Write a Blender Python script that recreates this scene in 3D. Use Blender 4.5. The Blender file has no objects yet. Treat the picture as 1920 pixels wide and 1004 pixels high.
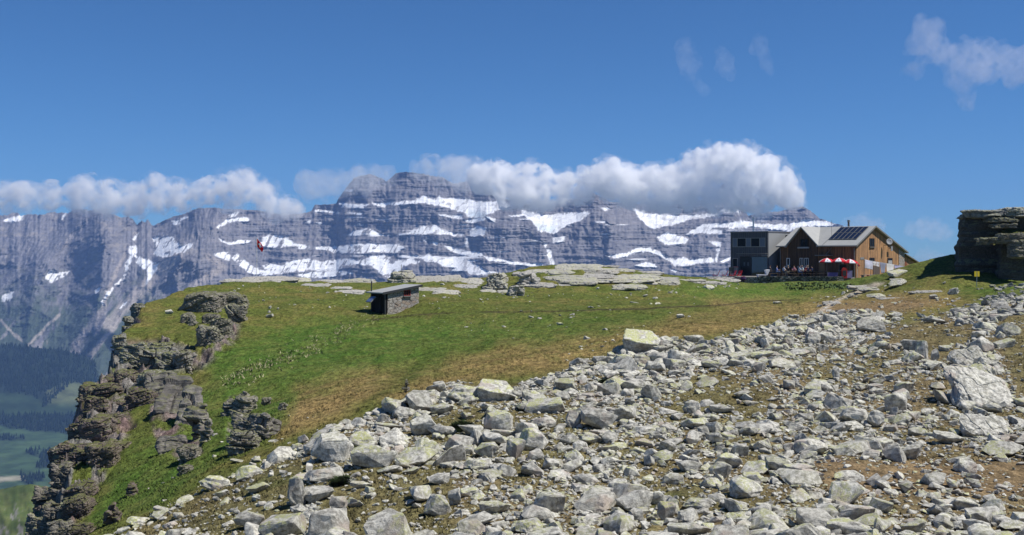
import bpy, bmesh, math, random
import numpy as np
from math import radians, sin, cos, pi
from mathutils import Vector, Matrix
random.seed(7)
RNG = np.random.default_rng(11)
SC = bpy.context.scene
COL = SC.collection
# ------------------------------------------------------------------ camera, light, exposure
F = 2059.0            # focal length in photograph pixels (1920 wide)
HY = 480.0            # row of the eye level
cam = bpy.data.cameras.new('camera')
cam.sensor_width = 36.0
cam.lens = F / 1920 * 36
cam.shift_y = (HY - 502.0) / 1920
cam.clip_start = 0.3
cam.clip_end = 60000
camo = bpy.data.objects.new('camera', cam)
camo.rotation_euler = (pi / 2, 0, 0)
COL.objects.link(camo)
SC.camera = camo

SUN_AZ, SUN_EL = radians(100), radians(57)     # azimuth measured from +Y towards +X
sd = Vector((sin(SUN_AZ) * cos(SUN_EL), cos(SUN_AZ) * cos(SUN_EL), sin(SUN_EL)))
sun = bpy.data.lights.new('sun', 'SUN')
sun.energy = 5.0
sun.angle = radians(0.53)
sun.color = (1.0, 0.955, 0.89)
suno = bpy.data.objects.new('sun', sun)
suno.rotation_euler = (-sd).to_track_quat('-Z', 'Y').to_euler()
COL.objects.link(suno)
W = bpy.data.worlds.new('World')
SC.world = W
W.use_nodes = True
wn = W.node_tree
wn.nodes.clear()
sky = wn.nodes.new('ShaderNodeTexSky')
sky.sky_type = 'NISHITA'
sky.sun_disc = False
sky.sun_elevation = SUN_EL
sky.sun_rotation = SUN_AZ
sky.altitude = 2200
sky.air_density = 1.0
sky.dust_density = 0.0
sky.ozone_density = 5.0
bg = wn.nodes.new('ShaderNodeBackground')
bg.inputs['Strength'].default_value = 0.080
wo = wn.nodes.new('ShaderNodeOutputWorld')
tint = wn.nodes.new('ShaderNodeMix'); tint.data_type = 'RGBA'; tint.blend_type = 'MULTIPLY'
tint.inputs[0].default_value = 1.0; tint.inputs[7].default_value = (0.40, 0.74, 1.02, 1)      # deep alpine blue
wn.links.new(sky.outputs[0], tint.inputs[6]); wn.links.new(tint.outputs[2], bg.inputs[0])
wn.links.new(bg.outputs[0], wo.inputs[0])
SC.view_settings.view_transform = 'Standard'
SC.view_settings.look = 'None'
SC.view_settings.exposure = 0.14
SC.view_settings.gamma = 1.0
SC.cycles.volume_bounces = 24
SC.cycles.max_bounces = 24
SC.cycles.diffuse_bounces = 3
SC.cycles.glossy_bounces = 2
SC.cycles.transparent_max_bounces = 16
SC.cycles.use_denoising = True
SC.cycles.volume_step_rate = 0.4
SC.cycles.volume_max_steps = 512

# ------------------------------------------------------------------ small maths
def px2w(px, py, Y):
    return ((px - 960) / F * Y, Y, (HY - py) / F * Y)

def _h(ix, iy, iz, seed):
    m = np.uint32(0xffffffff)
    h = (ix.astype(np.int64) * 374761393 + iy.astype(np.int64) * 668265263 + iz.astype(np.int64) * 2147483647 + seed * 1274126177) & 0xffffffff
    h = ((h ^ (h >> 13)) * 1274126177) & 0xffffffff
    h = ((h ^ (h >> 15)) * 2246822519) & 0xffffffff
    h = h ^ (h >> 16)
    return (h & 0xffffff).astype(np.float64) / 0xffffff

def vn2(x, y, seed=0):
    x0 = np.floor(x); y0 = np.floor(y)
    fx = x - x0; fy = y - y0
    fx = fx * fx * fx * (fx * (fx * 6 - 15) + 10); fy = fy * fy * fy * (fy * (fy * 6 - 15) + 10)
    z = np.zeros_like(x0)
    a = _h(x0, y0, z, seed); b = _h(x0 + 1, y0, z, seed); c = _h(x0, y0 + 1, z, seed); d = _h(x0 + 1, y0 + 1, z, seed)
    return (a + (b - a) * fx) + ((c + (d - c) * fx) - (a + (b - a) * fx)) * fy

def vn3(x, y, z, seed=0):
    x0 = np.floor(x); y0 = np.floor(y); z0 = np.floor(z)
    fx = x - x0; fy = y - y0; fz = z - z0
    fx = fx * fx * (3 - 2 * fx); fy = fy * fy * (3 - 2 * fy); fz = fz * fz * (3 - 2 * fz)
    r = 0
    for dz in (0, 1):
        a = _h(x0, y0, z0 + dz, seed); b = _h(x0 + 1, y0, z0 + dz, seed); c = _h(x0, y0 + 1, z0 + dz, seed); d = _h(x0 + 1, y0 + 1, z0 + dz, seed)
        v = (a + (b - a) * fx); v = v + ((c + (d - c) * fx) - v) * fy
        r = r + v * (fz if dz else 1 - fz)
    return r

def fbm(x, y, seed=0, o=4, g=0.5):
    a, s, n = 1.0, 0.0, 0.0
    for i in range(o):
        s = s + a * (vn2(x, y, seed + i) - 0.5); n += a
        x = x * 2.03 + 17.1; y = y * 2.03 + 9.2; a *= g
    return s / n * 2          # about -1..1

def ridged(x, y, seed=0, o=4, g=0.5):
    a, s, n = 1.0, 0.0, 0.0
    for i in range(o):
        s = s + a * (1 - np.abs(vn2(x, y, seed + i) * 2 - 1)); n += a
        x = x * 2.1 + 7.7; y = y * 2.1 + 3.2; a *= g
    return s / n              # 0..1

def sstep(a, b, x):
    t = np.clip((x - a) / (b - a), 0, 1)
    return t * t * (3 - 2 * t)

def in_poly(px, py, poly):
    r = np.zeros(np.shape(px), bool)
    n = len(poly)
    for i in range(n):
        x1, y1 = poly[i]; x2, y2 = poly[(i + 1) % n]
        if y1 == y2: continue
        c = ((y1 > py) != (y2 > py)) & (px < (x2 - x1) * (py - y1) / (y2 - y1) + x1)
        r ^= c
    return r

def seg_dist(px, py, pts, closed=True):
    best = np.full(np.shape(px), 1e9)
    n = len(pts)
    for i in range(n if closed else n - 1):
        x1, y1 = pts[i]; x2, y2 = pts[(i + 1) % n]
        dx, dy = x2 - x1, y2 - y1
        t = np.clip(((px - x1) * dx + (py - y1) * dy) / (dx * dx + dy * dy + 1e-9), 0, 1)
        best = np.minimum(best, np.hypot(px - x1 - t * dx, py - y1 - t * dy))
    return best

def soft_poly(px, py, poly, w):
    """1 inside, falling to 0 over w pixels across the outline."""
    xs = [p[0] for p in poly]; ys = [p[1] for p in poly]
    out = np.zeros(np.shape(px))
    m = (px > min(xs) - w) & (px < max(xs) + w) & (py > min(ys) - w) & (py < max(ys) + w)
    if m.any():
        x, y = px[m], py[m]
        d = seg_dist(x, y, poly); s = np.where(in_poly(x, y, poly), d, -d)
        out[m] = sstep(-w, w, s)
    return out

def box_blur(a, k, axis):
    if k < 2: return a
    pad = [(0, 0)] * a.ndim; pad[axis] = (k // 2, k - 1 - k // 2)
    c = np.cumsum(np.pad(a, pad, mode='edge'), axis=axis)
    z = np.zeros_like(np.take(c, [0], axis)); c = np.concatenate([z, c], axis)
    n = a.shape[axis]
    return (np.take(c, range(k, n + k), axis) - np.take(c, range(0, n), axis)) / k

# ------------------------------------------------------------------ objects
def tag(o, label=None, cat=None, group=None, kind=None):
    if label: o['label'] = label
    if cat: o['category'] = cat
    if group: o['group'] = group
    if kind: o['kind'] = kind
    return o

def link(name, me, mat=None, parent=None, loc=None):
    o = bpy.data.objects.new(name, me)
    COL.objects.link(o)
    if mat is not None and me is not None:
        for m in (mat if isinstance(mat, (list, tuple)) else [mat]): me.materials.append(m)
    if parent is not None: o.parent = parent
    if loc is not None: o.location = loc
    return o

def empty(name, loc=(0, 0, 0), rz=0.0, **k):
    o = link(name, None, loc=loc)
    o.rotation_euler = (0, 0, rz)
    return tag(o, k.get('label'), k.get('cat'), k.get('group'), k.get('kind'))

def np_mesh(name, verts, faces, smooth=True, colors=None, attrs=None, mat_idx=None):
    """faces: (M,3) or (M,4) int array"""
    me = bpy.data.meshes.new(name)
    verts = np.asarray(verts, np.float32); faces = np.asarray(faces, np.int32)
    k = faces.shape[1]
    me.vertices.add(len(verts)); me.vertices.foreach_set('co', verts.ravel())
    me.loops.add(faces.size); me.loops.foreach_set('vertex_index', faces.ravel())
    me.polygons.add(len(faces))
    me.polygons.foreach_set('loop_start', np.arange(0, faces.size, k, dtype=np.int32))
    me.polygons.foreach_set('loop_total', np.full(len(faces), k, np.int32))
    me.polygons.foreach_set('use_smooth', np.full(len(faces), smooth, bool))
    if mat_idx is not None: me.polygons.foreach_set('material_index', np.asarray(mat_idx, np.int32))
    me.update(calc_edges=True)
    if colors is not None:
        a = me.color_attributes.new('col', 'FLOAT_COLOR', 'POINT')
        c = np.ones((len(verts), 4), np.float32); c[:, :3] = colors
        a.data.foreach_set('color', c.ravel())
    for n, v in (attrs or {}).items():
        a = me.attributes.new(n, 'FLOAT', 'POINT')
        a.data.foreach_set('value', np.asarray(v, np.float32))
    return me

def grid_faces(nr, nc):
    i = np.arange(nr * nc).reshape(nr, nc)
    return np.stack([i[:-1, :-1], i[:-1, 1:], i[1:, 1:], i[1:, :-1]], -1).reshape(-1, 4)

# ------------------------------------------------------------------ node helper
class N:
    def __init__(s, name, rough=0.85, spec=0.25):
        s.m = bpy.data.materials.new(name); s.m.use_nodes = True
        s.t = s.m.node_tree; s.t.nodes.clear()
        s.out = s.t.nodes.new('ShaderNodeOutputMaterial')
        s.b = s.t.nodes.new('ShaderNodeBsdfPrincipled')
        s.b.inputs['Roughness'].default_value = rough
        s.b.inputs['Specular IOR Level'].default_value = spec
        s.t.links.new(s.b.outputs[0], s.out.inputs[0])
        s._pos = None
    def n(s, typ, **k):
        o = s.t.nodes.new(typ)
        for a, b in k.items(): setattr(o, a, b)
        return o
    def set(s, sock, v):
        if hasattr(v, 'is_linked') or isinstance(v, bpy.types.NodeSocket): s.t.links.new(v, sock)
        elif isinstance(v, (tuple, list)) and len(v) == 3 and sock.type == 'RGBA': sock.default_value = (*v, 1)
        else: sock.default_value = v
    def pos(s):
        if s._pos is None: s._pos = s.n('ShaderNodeNewGeometry')
        return s._pos.outputs['Position']
    def nrm(s):
        s.pos(); return s._pos.outputs['Normal']
    def obj(s):
        return s.n('ShaderNodeTexCoord').outputs['Object']
    def sep(s, v):
        o = s.n('ShaderNodeSeparateXYZ'); s.set(o.inputs[0], v); return o.outputs
    def comb(s, x, y, z):
        o = s.n('ShaderNodeCombineXYZ')
        for i, v in enumerate((x, y, z)): s.set(o.inputs[i], v)
        return o.outputs[0]
    def vmul(s, v, k):
        o = s.n('ShaderNodeVectorMath', operation='MULTIPLY'); s.set(o.inputs[0], v); s.set(o.inputs[1], k); return o.outputs[0]
    def vadd(s, v, k):
        o = s.n('ShaderNodeVectorMath', operation='ADD'); s.set(o.inputs[0], v); s.set(o.inputs[1], k); return o.outputs[0]
    def noise(s, v, scale, detail=4, rough=0.55, col=False, dist=0.0):
        o = s.n('ShaderNodeTexNoise'); s.set(o.inputs['Vector'], v)
        o.inputs['Scale'].default_value = scale; o.inputs['Detail'].default_value = detail; o.inputs['Roughness'].default_value = rough
        o.inputs['Distortion'].default_value = dist
        return o.outputs['Color' if col else 'Fac']
    def vor(s, v, scale, feature='F1', out='Distance'):
        o = s.n('ShaderNodeTexVoronoi', feature=feature); s.set(o.inputs['Vector'], v); o.inputs['Scale'].default_value = scale
        return o.outputs[out]
    def math(s, op, a, b=0.0, clamp=False):
        o = s.n('ShaderNodeMath', operation=op, use_clamp=clamp); s.set(o.inputs[0], a); s.set(o.inputs[1], b); return o.outputs[0]
    def ramp(s, v, a, b, to0=0.0, to1=1.0):
        o = s.n('ShaderNodeMapRange', interpolation_type='SMOOTHSTEP'); s.set(o.inputs[0], v)
        for i, q in enumerate((a, b, to0, to1)): s.set(o.inputs[i + 1], q)
        return o.outputs[0]
    def mix(s, f, a, b, mode='MIX'):
        o = s.n('ShaderNodeMix', data_type='RGBA', blend_type=mode)
        s.set(o.inputs[0], f); s.set(o.inputs[6], a); s.set(o.inputs[7], b); return o.outputs[2]
    def attr(s, name, out='Color'):
        return s.n('ShaderNodeAttribute', attribute_name=name).outputs[out]
    def gray(s, v):
        return s.comb(v, v, v)
    def color(s, c): s.set(s.b.inputs['Base Color'], c); return s
    def bump(s, h, strength=0.5, dist=0.02):
        o = s.n('ShaderNodeBump'); s.set(o.inputs['Height'], h); o.inputs['Strength'].default_value = strength
        o.inputs['Distance'].default_value = dist; s.t.links.new(o.outputs[0], s.b.inputs['Normal']); return s

def plain(name, c, rough=0.7, spec=0.3, var=0.12, metal=0.0, scale=6):
    m = N(name, rough, spec)
    f = m.noise(m.pos(), scale, 3)
    m.color(m.mix(f, tuple(x * (1 - var) for x in c), tuple(min(1, x * (1 + var)) for x in c)))
    m.b.inputs['Metallic'].default_value = metal
    return m.m

# ------------------------------------------------------------------ the near ground
CTRL = [  # photograph column, row, distance along the view axis
 (150,1004,35),(300,1004,30),(500,1004,26),(700,1004,24),(960,1004,23),(1200,1004,22.5),(1500,1004,22),(1800,1004,22),(2100,1004,22),
 (120,900,46),(300,900,40),(500,900,33),(700,900,30),(960,900,29),(1200,900,28.5),(1500,900,28),(1800,900,28),(2050,900,28),
 (150,800,57),(300,800,52),(500,800,43),(700,800,38),(960,800,36),(1200,800,35.5),(1500,800,35),(1800,800,35),(2050,800,35),
 (220,700,69),(320,700,67),(500,700,62),(700,700,58),(960,700,50),(1200,700,46),(1500,700,45),(1800,700,45),(2050,700,44),
 (240,620,84),(400,620,84),(600,620,87),(800,620,84),(1000,620,78),(1200,620,67),(1400,620,62),(1600,620,60),(1800,620,59),(2050,620,56),
 (290,570,98),(400,570,100),(600,572,101),(700,588,97),(725,592,96),(785,566,98.6),(755,582,97.5),(700,575,102),(900,570,103),(1100,570,100),(1300,570,95),(1500,570,88),(1700,570,83),(1850,565,82),(2050,560,80),
 (340,545,108),(500,545,112),(620,545,114),(820,545,117),(950,545,118),(1100,543,121),(1250,545,122),(1450,548,126),(1600,546,119),
 (430,527,118),(500,524,122),(600,530,125),(700,531,126),(800,527,128),(900,523,130),(960,512,130),(1000,504,132),(1060,497,133),(1100,499,135),(1200,509,138),(1260,518,140),(1330,524,140),
 (1380,529,139),(1480,529.5,137.5),(1570,529,136.5),(1620,524,137),(1660,523,139),(1400,520,155),(1550,520,160),
 (1668,545,110),(1690,530,112),(1680,512,117),(1705,499,118),(1745,489,118),(1790,476,118),(1740,520,110),(1790,525,105),(1800,500,112),(1860,520,106),(1832,537,103),(1920,515,108),(2050,500,110),(1720,548,103),(1800,548,97),(1920,545,90),(2050,540,90),
]
CTRLW = [(0,0,-1.75),(-8,4,-3.0),(10,4,-1.9),(0,10,-3.7),(-9,12,-5.0),(12,12,-3.6),(-14,28,-8.9),(-18,38,-10.3),(0,16,-4.75),(12,17,-4.7),(30,20,-4.6),(-14,10,-5.6),(30,0,-1),(45,30,-5),
 (60,60,-4),(90,90,-2),(90,130,-1),(60,165,-3.2),(40,175,-3.4),(20,165,-3.6)]
EDGE = [(-15,-20),(-15,10),(-13.6,24),(-15.4,34),(-17.4,40),(-21.3,52),(-24.5,61),(-27.4,70),(-28.4,76),(-29.9,83),(-32.2,93),(-33.4,102),(-33.6,110),(-31,118),(-27,123),(-22,127),
 (-16,128.5),(-9.9,130),(-3.8,132),(2.6,135),(6.6,137),(16.4,144),(24,153),(28,166),(34,180),(60,185),(80,170),(92,130),(92,100),(70,60),(45,20),(45,-20)]

def tps_fit(P, z, lam=0.6):
    n = len(P)
    d = np.hypot(P[:, None, 0] - P[None, :, 0], P[:, None, 1] - P[None, :, 1])
    K = np.where(d > 0, d * d * np.log(d + 1e-12), 0) + lam * np.eye(n)
    Q = np.c_[np.ones(n), P]
    A = np.zeros((n + 3, n + 3)); A[:n, :n] = K; A[:n, n:] = Q; A[n:, :n] = Q.T
    return np.linalg.solve(A, np.r_[z, 0, 0, 0])

_P = np.array([px2w(*c) for c in CTRL] + CTRLW, float)
_wt = tps_fit(_P[:, :2], _P[:, 2])
GX0, GY0, GS = -110.0, -22.0, 0.5
gx = np.arange(GX0, 130, GS); gy = np.arange(GY0, 260, GS)
GXX, GYY = np.meshgrid(gx, gy)
_cx = np.clip(GXX, -45, 95); _cy = np.clip(GYY, -20, 185)
GZ = _wt[-3] + _wt[-2] * _cx + _wt[-1] * _cy
for i in range(len(_P)):
    d2 = (_cx - _P[i, 0]) ** 2 + (_cy - _P[i, 1]) ** 2
    GZ += _wt[i] * 0.5 * d2 * np.log(d2 + 1e-12)
_d = seg_dist(GXX, GYY, EDGE); _in = in_poly(GXX, GYY, EDGE)
GD = np.where(_in, -_d, _d)                     # positive outside the plateau
_wob = GD + 0.9 + 1.7 * fbm(GXX / 7, GYY / 7, 50, 4) * sstep(-6, 0, GD) * (1 - sstep(95, 112, GYY)) 
_s = np.maximum(_wob, 0)
_steep = 7.0 - 6.1 * sstep(-31, -23, GXX) * sstep(100, 118, GYY)
GZ = GZ - _steep * _s * _s / (_s + 1.0)
GZ = np.maximum(GZ, -230)

def bil(G, x, y):
    u = np.clip((np.asarray(x, float) - GX0) / GS, 0, len(gx) - 1.001); v = np.clip((np.asarray(y, float) - GY0) / GS, 0, len(gy) - 1.001)
    i = u.astype(int); j = v.astype(int); fu = u - i; fv = v - j
    return (G[j, i] * (1 - fu) + G[j, i + 1] * fu) * (1 - fv) + (G[j + 1, i] * (1 - fu) + G[j + 1, i + 1] * fu) * fv

def proj(x, y, z):
    y = np.maximum(y, 0.5)
    return 960 + F * x / y, HY - F * z / y

# zones traced on the photograph, used as ground cover masks
CLIFF = [(60,1004),(70,900),(110,850),(160,770),(155,735),(210,650),(230,640),(300,640),(395,655),(430,600),(455,590),(440,640),(380,690),(300,700),(290,730),(235,760),(250,800),(215,850),(190,900),(150,960),(130,1004)]
CLIFF2 = [(285,730),(310,700),(350,730),(385,770),(370,810),(380,850),(330,860),(290,820),(280,780)]
CLIFF3 = [(430,745),(470,740),(480,770),(520,790),(500,820),(440,850),(425,820)]
SCREE = [(200,1020),(280,975),(370,925),(500,868),(560,845),(600,815),(700,780),(770,745),(870,722),(960,722),(1030,703),(1130,672),(1180,655),(1330,640),(1390,625),(1480,600),(1550,598),(1620,592),(1700,605),(1760,592),(1800,580),(1860,570),(1940,550),(2300,540),(2300,1400),(-100,1400)]
SPARSE = [  # (polygon, stone density inside it)
 ([(380,920),(560,850),(600,870),(540,1004),(230,1004)], .25),
 ([(600,880),(700,870),(860,880),(860,1010),(600,1010)], .3),
 ([(1250,760),(1290,700),(1380,690),(1460,700),(1450,760),(1390,790),(1300,780)], .3),
 ([(1500,660),(1640,640),(1700,670),(1640,700),(1560,720),(1500,740)], .35),
 ([(1600,610),(1800,590),(1860,600),(1800,660),(1760,690),(1700,650),(1620,630)], .12),
 ([(1700,720),(1800,700),(1820,760),(1780,790),(1700,770)], .3),
 ([(1860,580),(1960,560),(2200,560),(2200,740),(1900,750),(1880,680)], .08),
 ([(1620,860),(1700,850),(1960,860),(1960,920),(1800,915),(1640,930),(1540,930),(1500,900)], .3),
 ([(1180,880),(1260,860),(1330,900),(1300,960),(1240,940)], .5),
 ([(940,850),(1010,830),(1060,860),(1000,920),(940,900)], .5),
 ([(770,790),(890,765),(930,790),(880,830),(780,830)], .2),
 ([(1380,860),(1440,850),(1450,880),(1390,890)], .5),
]
def scree_density(px, py):
    w = fbm(px / 40, py / 30, 5, 3) * 16
    d = soft_poly(px, py + w * .6, SCREE, 9)
    gaps = fbm(px / 75, py / 34, 15, 4) + .12 * sstep(1250, 1700, px)
    d = d * (1 - .5 * sstep(.12, .34, gaps) * sstep(8, 40, w * 0 + seg_dist(px, py, SCREE[3:16], False)))
    for poly, v in SPARSE:
        m = soft_poly(px + w, py + w * .7, poly, 14)
        d = d * (1 - m * (1 - v))
    return d

def ground_z(x, y):
    x = np.asarray(x, float); y = np.asarray(y, float)
    z = bil(GZ, x, y); dd = bil(GD, x, y)
    near = sstep(8, 30, y)
    z = z + 0.22 * fbm(x / 6, y / 6, 1, 3) * near * sstep(0, 6, -dd - 0.5)
    z = z + 0.06 * fbm(x / 0.9, y / 0.9, 4, 3) + 0.13 * fbm(x / 2.4, y / 2.4, 6, 3) * near
    # terracettes on the meadow
    t = z * 2.2 + fbm(x / 9, y / 9, 8, 3) * 1.6
    z = z + 0.05 * np.sin(t * 2 * pi) * sstep(45, 60, y)
    # broken rock steps on the cliff
    px, py = proj(x, y, z)
    cl = np.clip(soft_poly(px, py, CLIFF, 16) + .35 * soft_poly(px, py, CLIFF2, 6) + .5 * soft_poly(px, py, CLIFF3, 6) + sstep(0.2, 2.5, dd) * (1 - sstep(108, 120, y)), 0, 1)
    q = z + 0.22 * x + fbm(x / 2.5, y / 2.5, 12, 3) * .9
    st = 0.8
    lay = np.floor(q / st); fr = q / st - lay
    blk = _h(lay, np.floor(x / 1.1 + lay * .37), np.floor(y / 1.5 + lay * .71), 77)
    z = z + cl * ((sstep(.6, .95, fr) - fr) * st * .9 + 0.7 * (blk - .5) + 0.9 * fbm(x / 1.6, y / 1.6, 14, 5, .6))
    return z

def hit(px, py):
    """first ground point seen at photograph position px, py (arrays or numbers)"""
    px = np.atleast_1d(np.asarray(px, float)); py = np.atleast_1d(np.asarray(py, float))
    Ys = np.geomspace(14, 185, 900)
    out = np.zeros((len(px), 3))
    for a in range(0, len(px), 400):
        t = (px[a:a + 400] - 960) / F
        X = t[:, None] * Ys[None, :]
        Z = bil(GZ, X, np.broadcast_to(Ys, X.shape))
        S = HY - F * Z / Ys
        ok = S <= py[a:a + 400, None]
        k = np.where(ok.any(1), ok.argmax(1), S.argmin(1))
        k0 = np.maximum(k - 1, 0)
        r = np.arange(len(t)); s0 = S[r, k0]; s1 = S[r, k]
        f = np.clip(np.where(np.abs(s0 - s1) > 1e-6, (s0 - py[a:a + 400]) / (s0 - s1 + 1e-12), 1), 0, 1)
        Y = Ys[k0] + (Ys[k] - Ys[k0]) * f
        out[a:a + 400, 0] = t * Y; out[a:a + 400, 1] = Y
    out[:, 2] = ground_z(out[:, 0], out[:, 1])
    return out

def blend(c, m, col):
    m = np.clip(m, 0, 1)[..., None]
    return c * (1 - m) + np.array(col) * m

LUSH = [[(1300,530),(1480,528),(1600,530),(1560,548),(1500,562),(1380,566),(1310,560),(1270,545)],
        [(1380,528),(1570,528),(1640,520),(1660,525),(1600,535),(1560,550),(1440,560),(1330,560)],
        [(860,600),(1050,590),(1300,582),(1260,605),(1120,650),(1040,680),(1080,640),(1000,610)],
        [(560,600),(700,590),(690,640),(560,690),(430,740),(380,760),(440,680),(500,640)],
        [(300,800),(420,700),(430,850),(330,930),(160,1004),(200,900)],
        [(400,660),(560,600),(700,600),(1000,610),(1060,625),(900,660),(760,700),(620,740),(500,830),(400,860)],
        [(690,590),(820,600),(860,640),(700,700),(600,700)],
        [(1690,590),(1800,585),(1860,545),(1920,540),(1920,560),(1830,570)],
        [(1880,620),(1960,600),(1960,760),(1900,740)],
        [(1790,540),(1920,530),(1920,545),(1800,558)]]
DRY = [[(850,740),(760,760),(700,745),(830,690),(930,650),(1080,640),(1180,610),(1330,590),(1500,570),(1540,560),(1500,600),(1330,635),(1180,650),(1120,672),(1030,700),(870,722)],
       [(1500,560),(1600,548),(1760,550),(1820,560),(1760,590),(1620,600),(1480,605)],
       [(1330,560),(1450,563),(1540,562),(1480,600),(1350,600)],
       [(560,720),(700,690),(760,700),(640,780),(520,830)],
       [(1340,562),(1480,568),(1560,560),(1600,552),(1500,580),(1370,575)]]
SOIL = [[(1500,860),(1960,860),(1960,930),(1560,930)],[(1540,570),(1700,560),(1760,565),(1700,590),(1560,595),(1510,600)]]

def ground_colour(x, y, z, slope):
    px, py = proj(x, y, z)
    w = fbm(px / 60, py / 40, 21, 4) * 26
    g1 = fbm(x / 3.2, y / 3.2, 31, 4); g2 = fbm(x / 0.7, y / 1.6, 33, 4); g3 = fbm(x / 14, y / 14, 35, 3)
    c = np.zeros(x.shape + (3,)) + np.array([0.078, 0.105, 0.026])
    c = blend(c, sstep(-.4, .8, g1 + .3 * g2) * .8, (0.115, 0.115, 0.036))
    c = blend(c, sstep(0.0, .8, g2 + .5 * g1) * .38, (0.160, 0.138, 0.058))
    c = blend(c, sstep(.1, .6, -g2 - .2) * .7, (0.048, 0.062, 0.018))
    lush = np.zeros(x.shape)
    for p in LUSH: lush = np.maximum(lush, soft_poly(px + w, py + w * .3, p, 22))
    lushc = blend(np.zeros(x.shape + (3,)) + np.array([0.052, 0.108, 0.019]), sstep(-.4, .6, g2), (0.085, 0.125, 0.030))
    k = (lush * .9)[..., None] * (0.55 + .45 * sstep(-.5, .3, g1 + g3))[..., None]
    c = c * (1 - k) + lushc * k
    dry = np.zeros(x.shape)
    for p in DRY: dry = np.maximum(dry, soft_poly(px + w * .7, py + w * .25, p, 18))
    dryc = blend(np.zeros(x.shape + (3,)) + np.array([0.235, 0.170, 0.080]), sstep(-.1, .7, g2 + g1 * .3), (0.175, 0.145, 0.062))
    k = (dry * .88)[..., None] * (0.45 + .55 * sstep(-.6, .5, g2 + g3 * .6))[..., None]
    c = c * (1 - k) + dryc * k
    c = c * np.array([1.26, 1.15, 1.05])
    sc = scree_density(px, py) ; inz = soft_poly(px, py, SCREE, 12)
    soil = inz * (0.35 + .5 * sstep(-.4, .5, g1 + .5 * g2 + .4 * sstep(1000, 1500, px) - .2)) 
    c = blend(c, soil * sstep(.15, .9, sc + .5 * sstep(1300, 1600, px)), (0.185, 0.132, 0.072))
    c = blend(c, inz * .65, (0.180, 0.142, 0.075))
    for p in SOIL: c = blend(c, soft_poly(px + w * .5, py + w * .2, p, 12) * .8, (0.215, 0.150, 0.082))
    for p in ([(1500,600),(1535,590),(1580,560),(1640,540),(1660,530),(1640,530),(1600,545),(1560,565),(1520,590)],):
        c = blend(c, soft_poly(px + w * .15, py + w * .1, p, 4) * .95, (0.42, 0.36, 0.28))
    # trodden line across the meadow
    tr = seg_dist(px, py + w * .08, [(700,600),(780,590),(880,586),(960,585),(1060,584),(1200,579),(1330,574),(1400,566),(1500,562)], False)
    c = blend(c, (1 - sstep(.8, 2.0, tr)) * .75 * sstep(-.5, .2, g1 + .3), (0.055, 0.042, 0.026))
    # heather and moss, brown red tinge
    c = blend(c, sstep(.35, .8, fbm(x / 2.2, y / 2.2, 41, 4)) * .55 * inz, (0.085, 0.062, 0.026))
    c = blend(c, sstep(.35, .8, fbm(x / 1.7, y / 1.7, 47, 4)) * .5 * inz, (0.075, 0.100, 0.028))
    cl = np.clip(soft_poly(px, py, CLIFF, 10) + soft_poly(px, py, CLIFF2, 4) + soft_poly(px, py, CLIFF3, 4), 0, 1)
    rk = np.maximum(cl * sstep(-.30, .05, fbm(x / 1.6, y / 1.6, 61, 4) + .35 * np.clip(slope - .7, -.6, 1)), sstep(1.0, 1.7, slope) * (1 - sstep(110, 120, y)))
    red = sstep(-.2, .5, fbm(x / 5, y / 5, 63, 3) + .2 * sstep(700, 800, py))[..., None]
    rc = np.array([0.17, 0.165, 0.15]) * (1 - red) + np.array([0.19, 0.135, 0.125]) * red
    rc = rc * (0.75 + .5 * vn2(x * 3, z * 9, 66))[..., None]
    k = np.clip(rk, 0, 1)[..., None]
    return c * (1 - k) + rc * k

# polar sheet: columns of bearing, rows of distance
tcol = np.concatenate([np.linspace(-1.0, -.50, 60, endpoint=False), np.linspace(-.50, .50, 1150), np.linspace(.50, 1.0, 61)[1:]])
yrow = np.concatenate([[-14, -8, -3, 0.4, 2, 4, 7], np.geomspace(9, 232, 900)])
TT, YY = np.meshgrid(tcol, yrow)
XX = np.where(YY > 18, TT * YY, TT * 18 * (1 + (18 - YY) / 40))
ZZ = ground_z(XX, YY)
def slope_of(X, Y, Z):
    ax = np.gradient(X, axis=1); ay = np.gradient(Y, axis=0); az1 = np.gradient(Z, axis=1); az0 = np.gradient(Z, axis=0); bx = np.gradient(X, axis=0)
    zx = az1 / np.where(np.abs(ax) < 1e-6, 1e-6, ax); zy = (az0 - zx * bx) / ay
    return np.hypot(zx, zy)
SL = slope_of(XX, YY, ZZ)
CC = ground_colour(XX, YY, ZZ, box_blur(box_blur(SL, 5, 0), 5, 1))
me = np_mesh('ground', np.stack([XX, YY, ZZ], -1).reshape(-1, 3), grid_faces(*XX.shape)[:, ::-1] if False else grid_faces(*XX.shape), True, CC.reshape(-1, 3))
m = N('alpine_turf', 0.95, 0.08)
c = m.attr('col')
f1 = m.noise(m.vmul(m.pos(), (1, .5, 1)), 4.0, 6, .75); f2 = m.noise(m.vmul(m.pos(), (1, .6, 1)), 16.0, 4, .75)
k = m.math('MULTIPLY', m.ramp(f1, .32, .68, .45, 1.5), m.ramp(f2, .3, .7, .5, 1.5))
c = m.mix(1.0, c, m.gray(k), 'MULTIPLY')
m.color(c)
m.bump(m.math('ADD', f1, m.math('MULTIPLY', f2, .5)), 0.9, 0.09)
GROUND_MAT = m.m
tag(link('ground', me, m.m), kind='structure')
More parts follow.
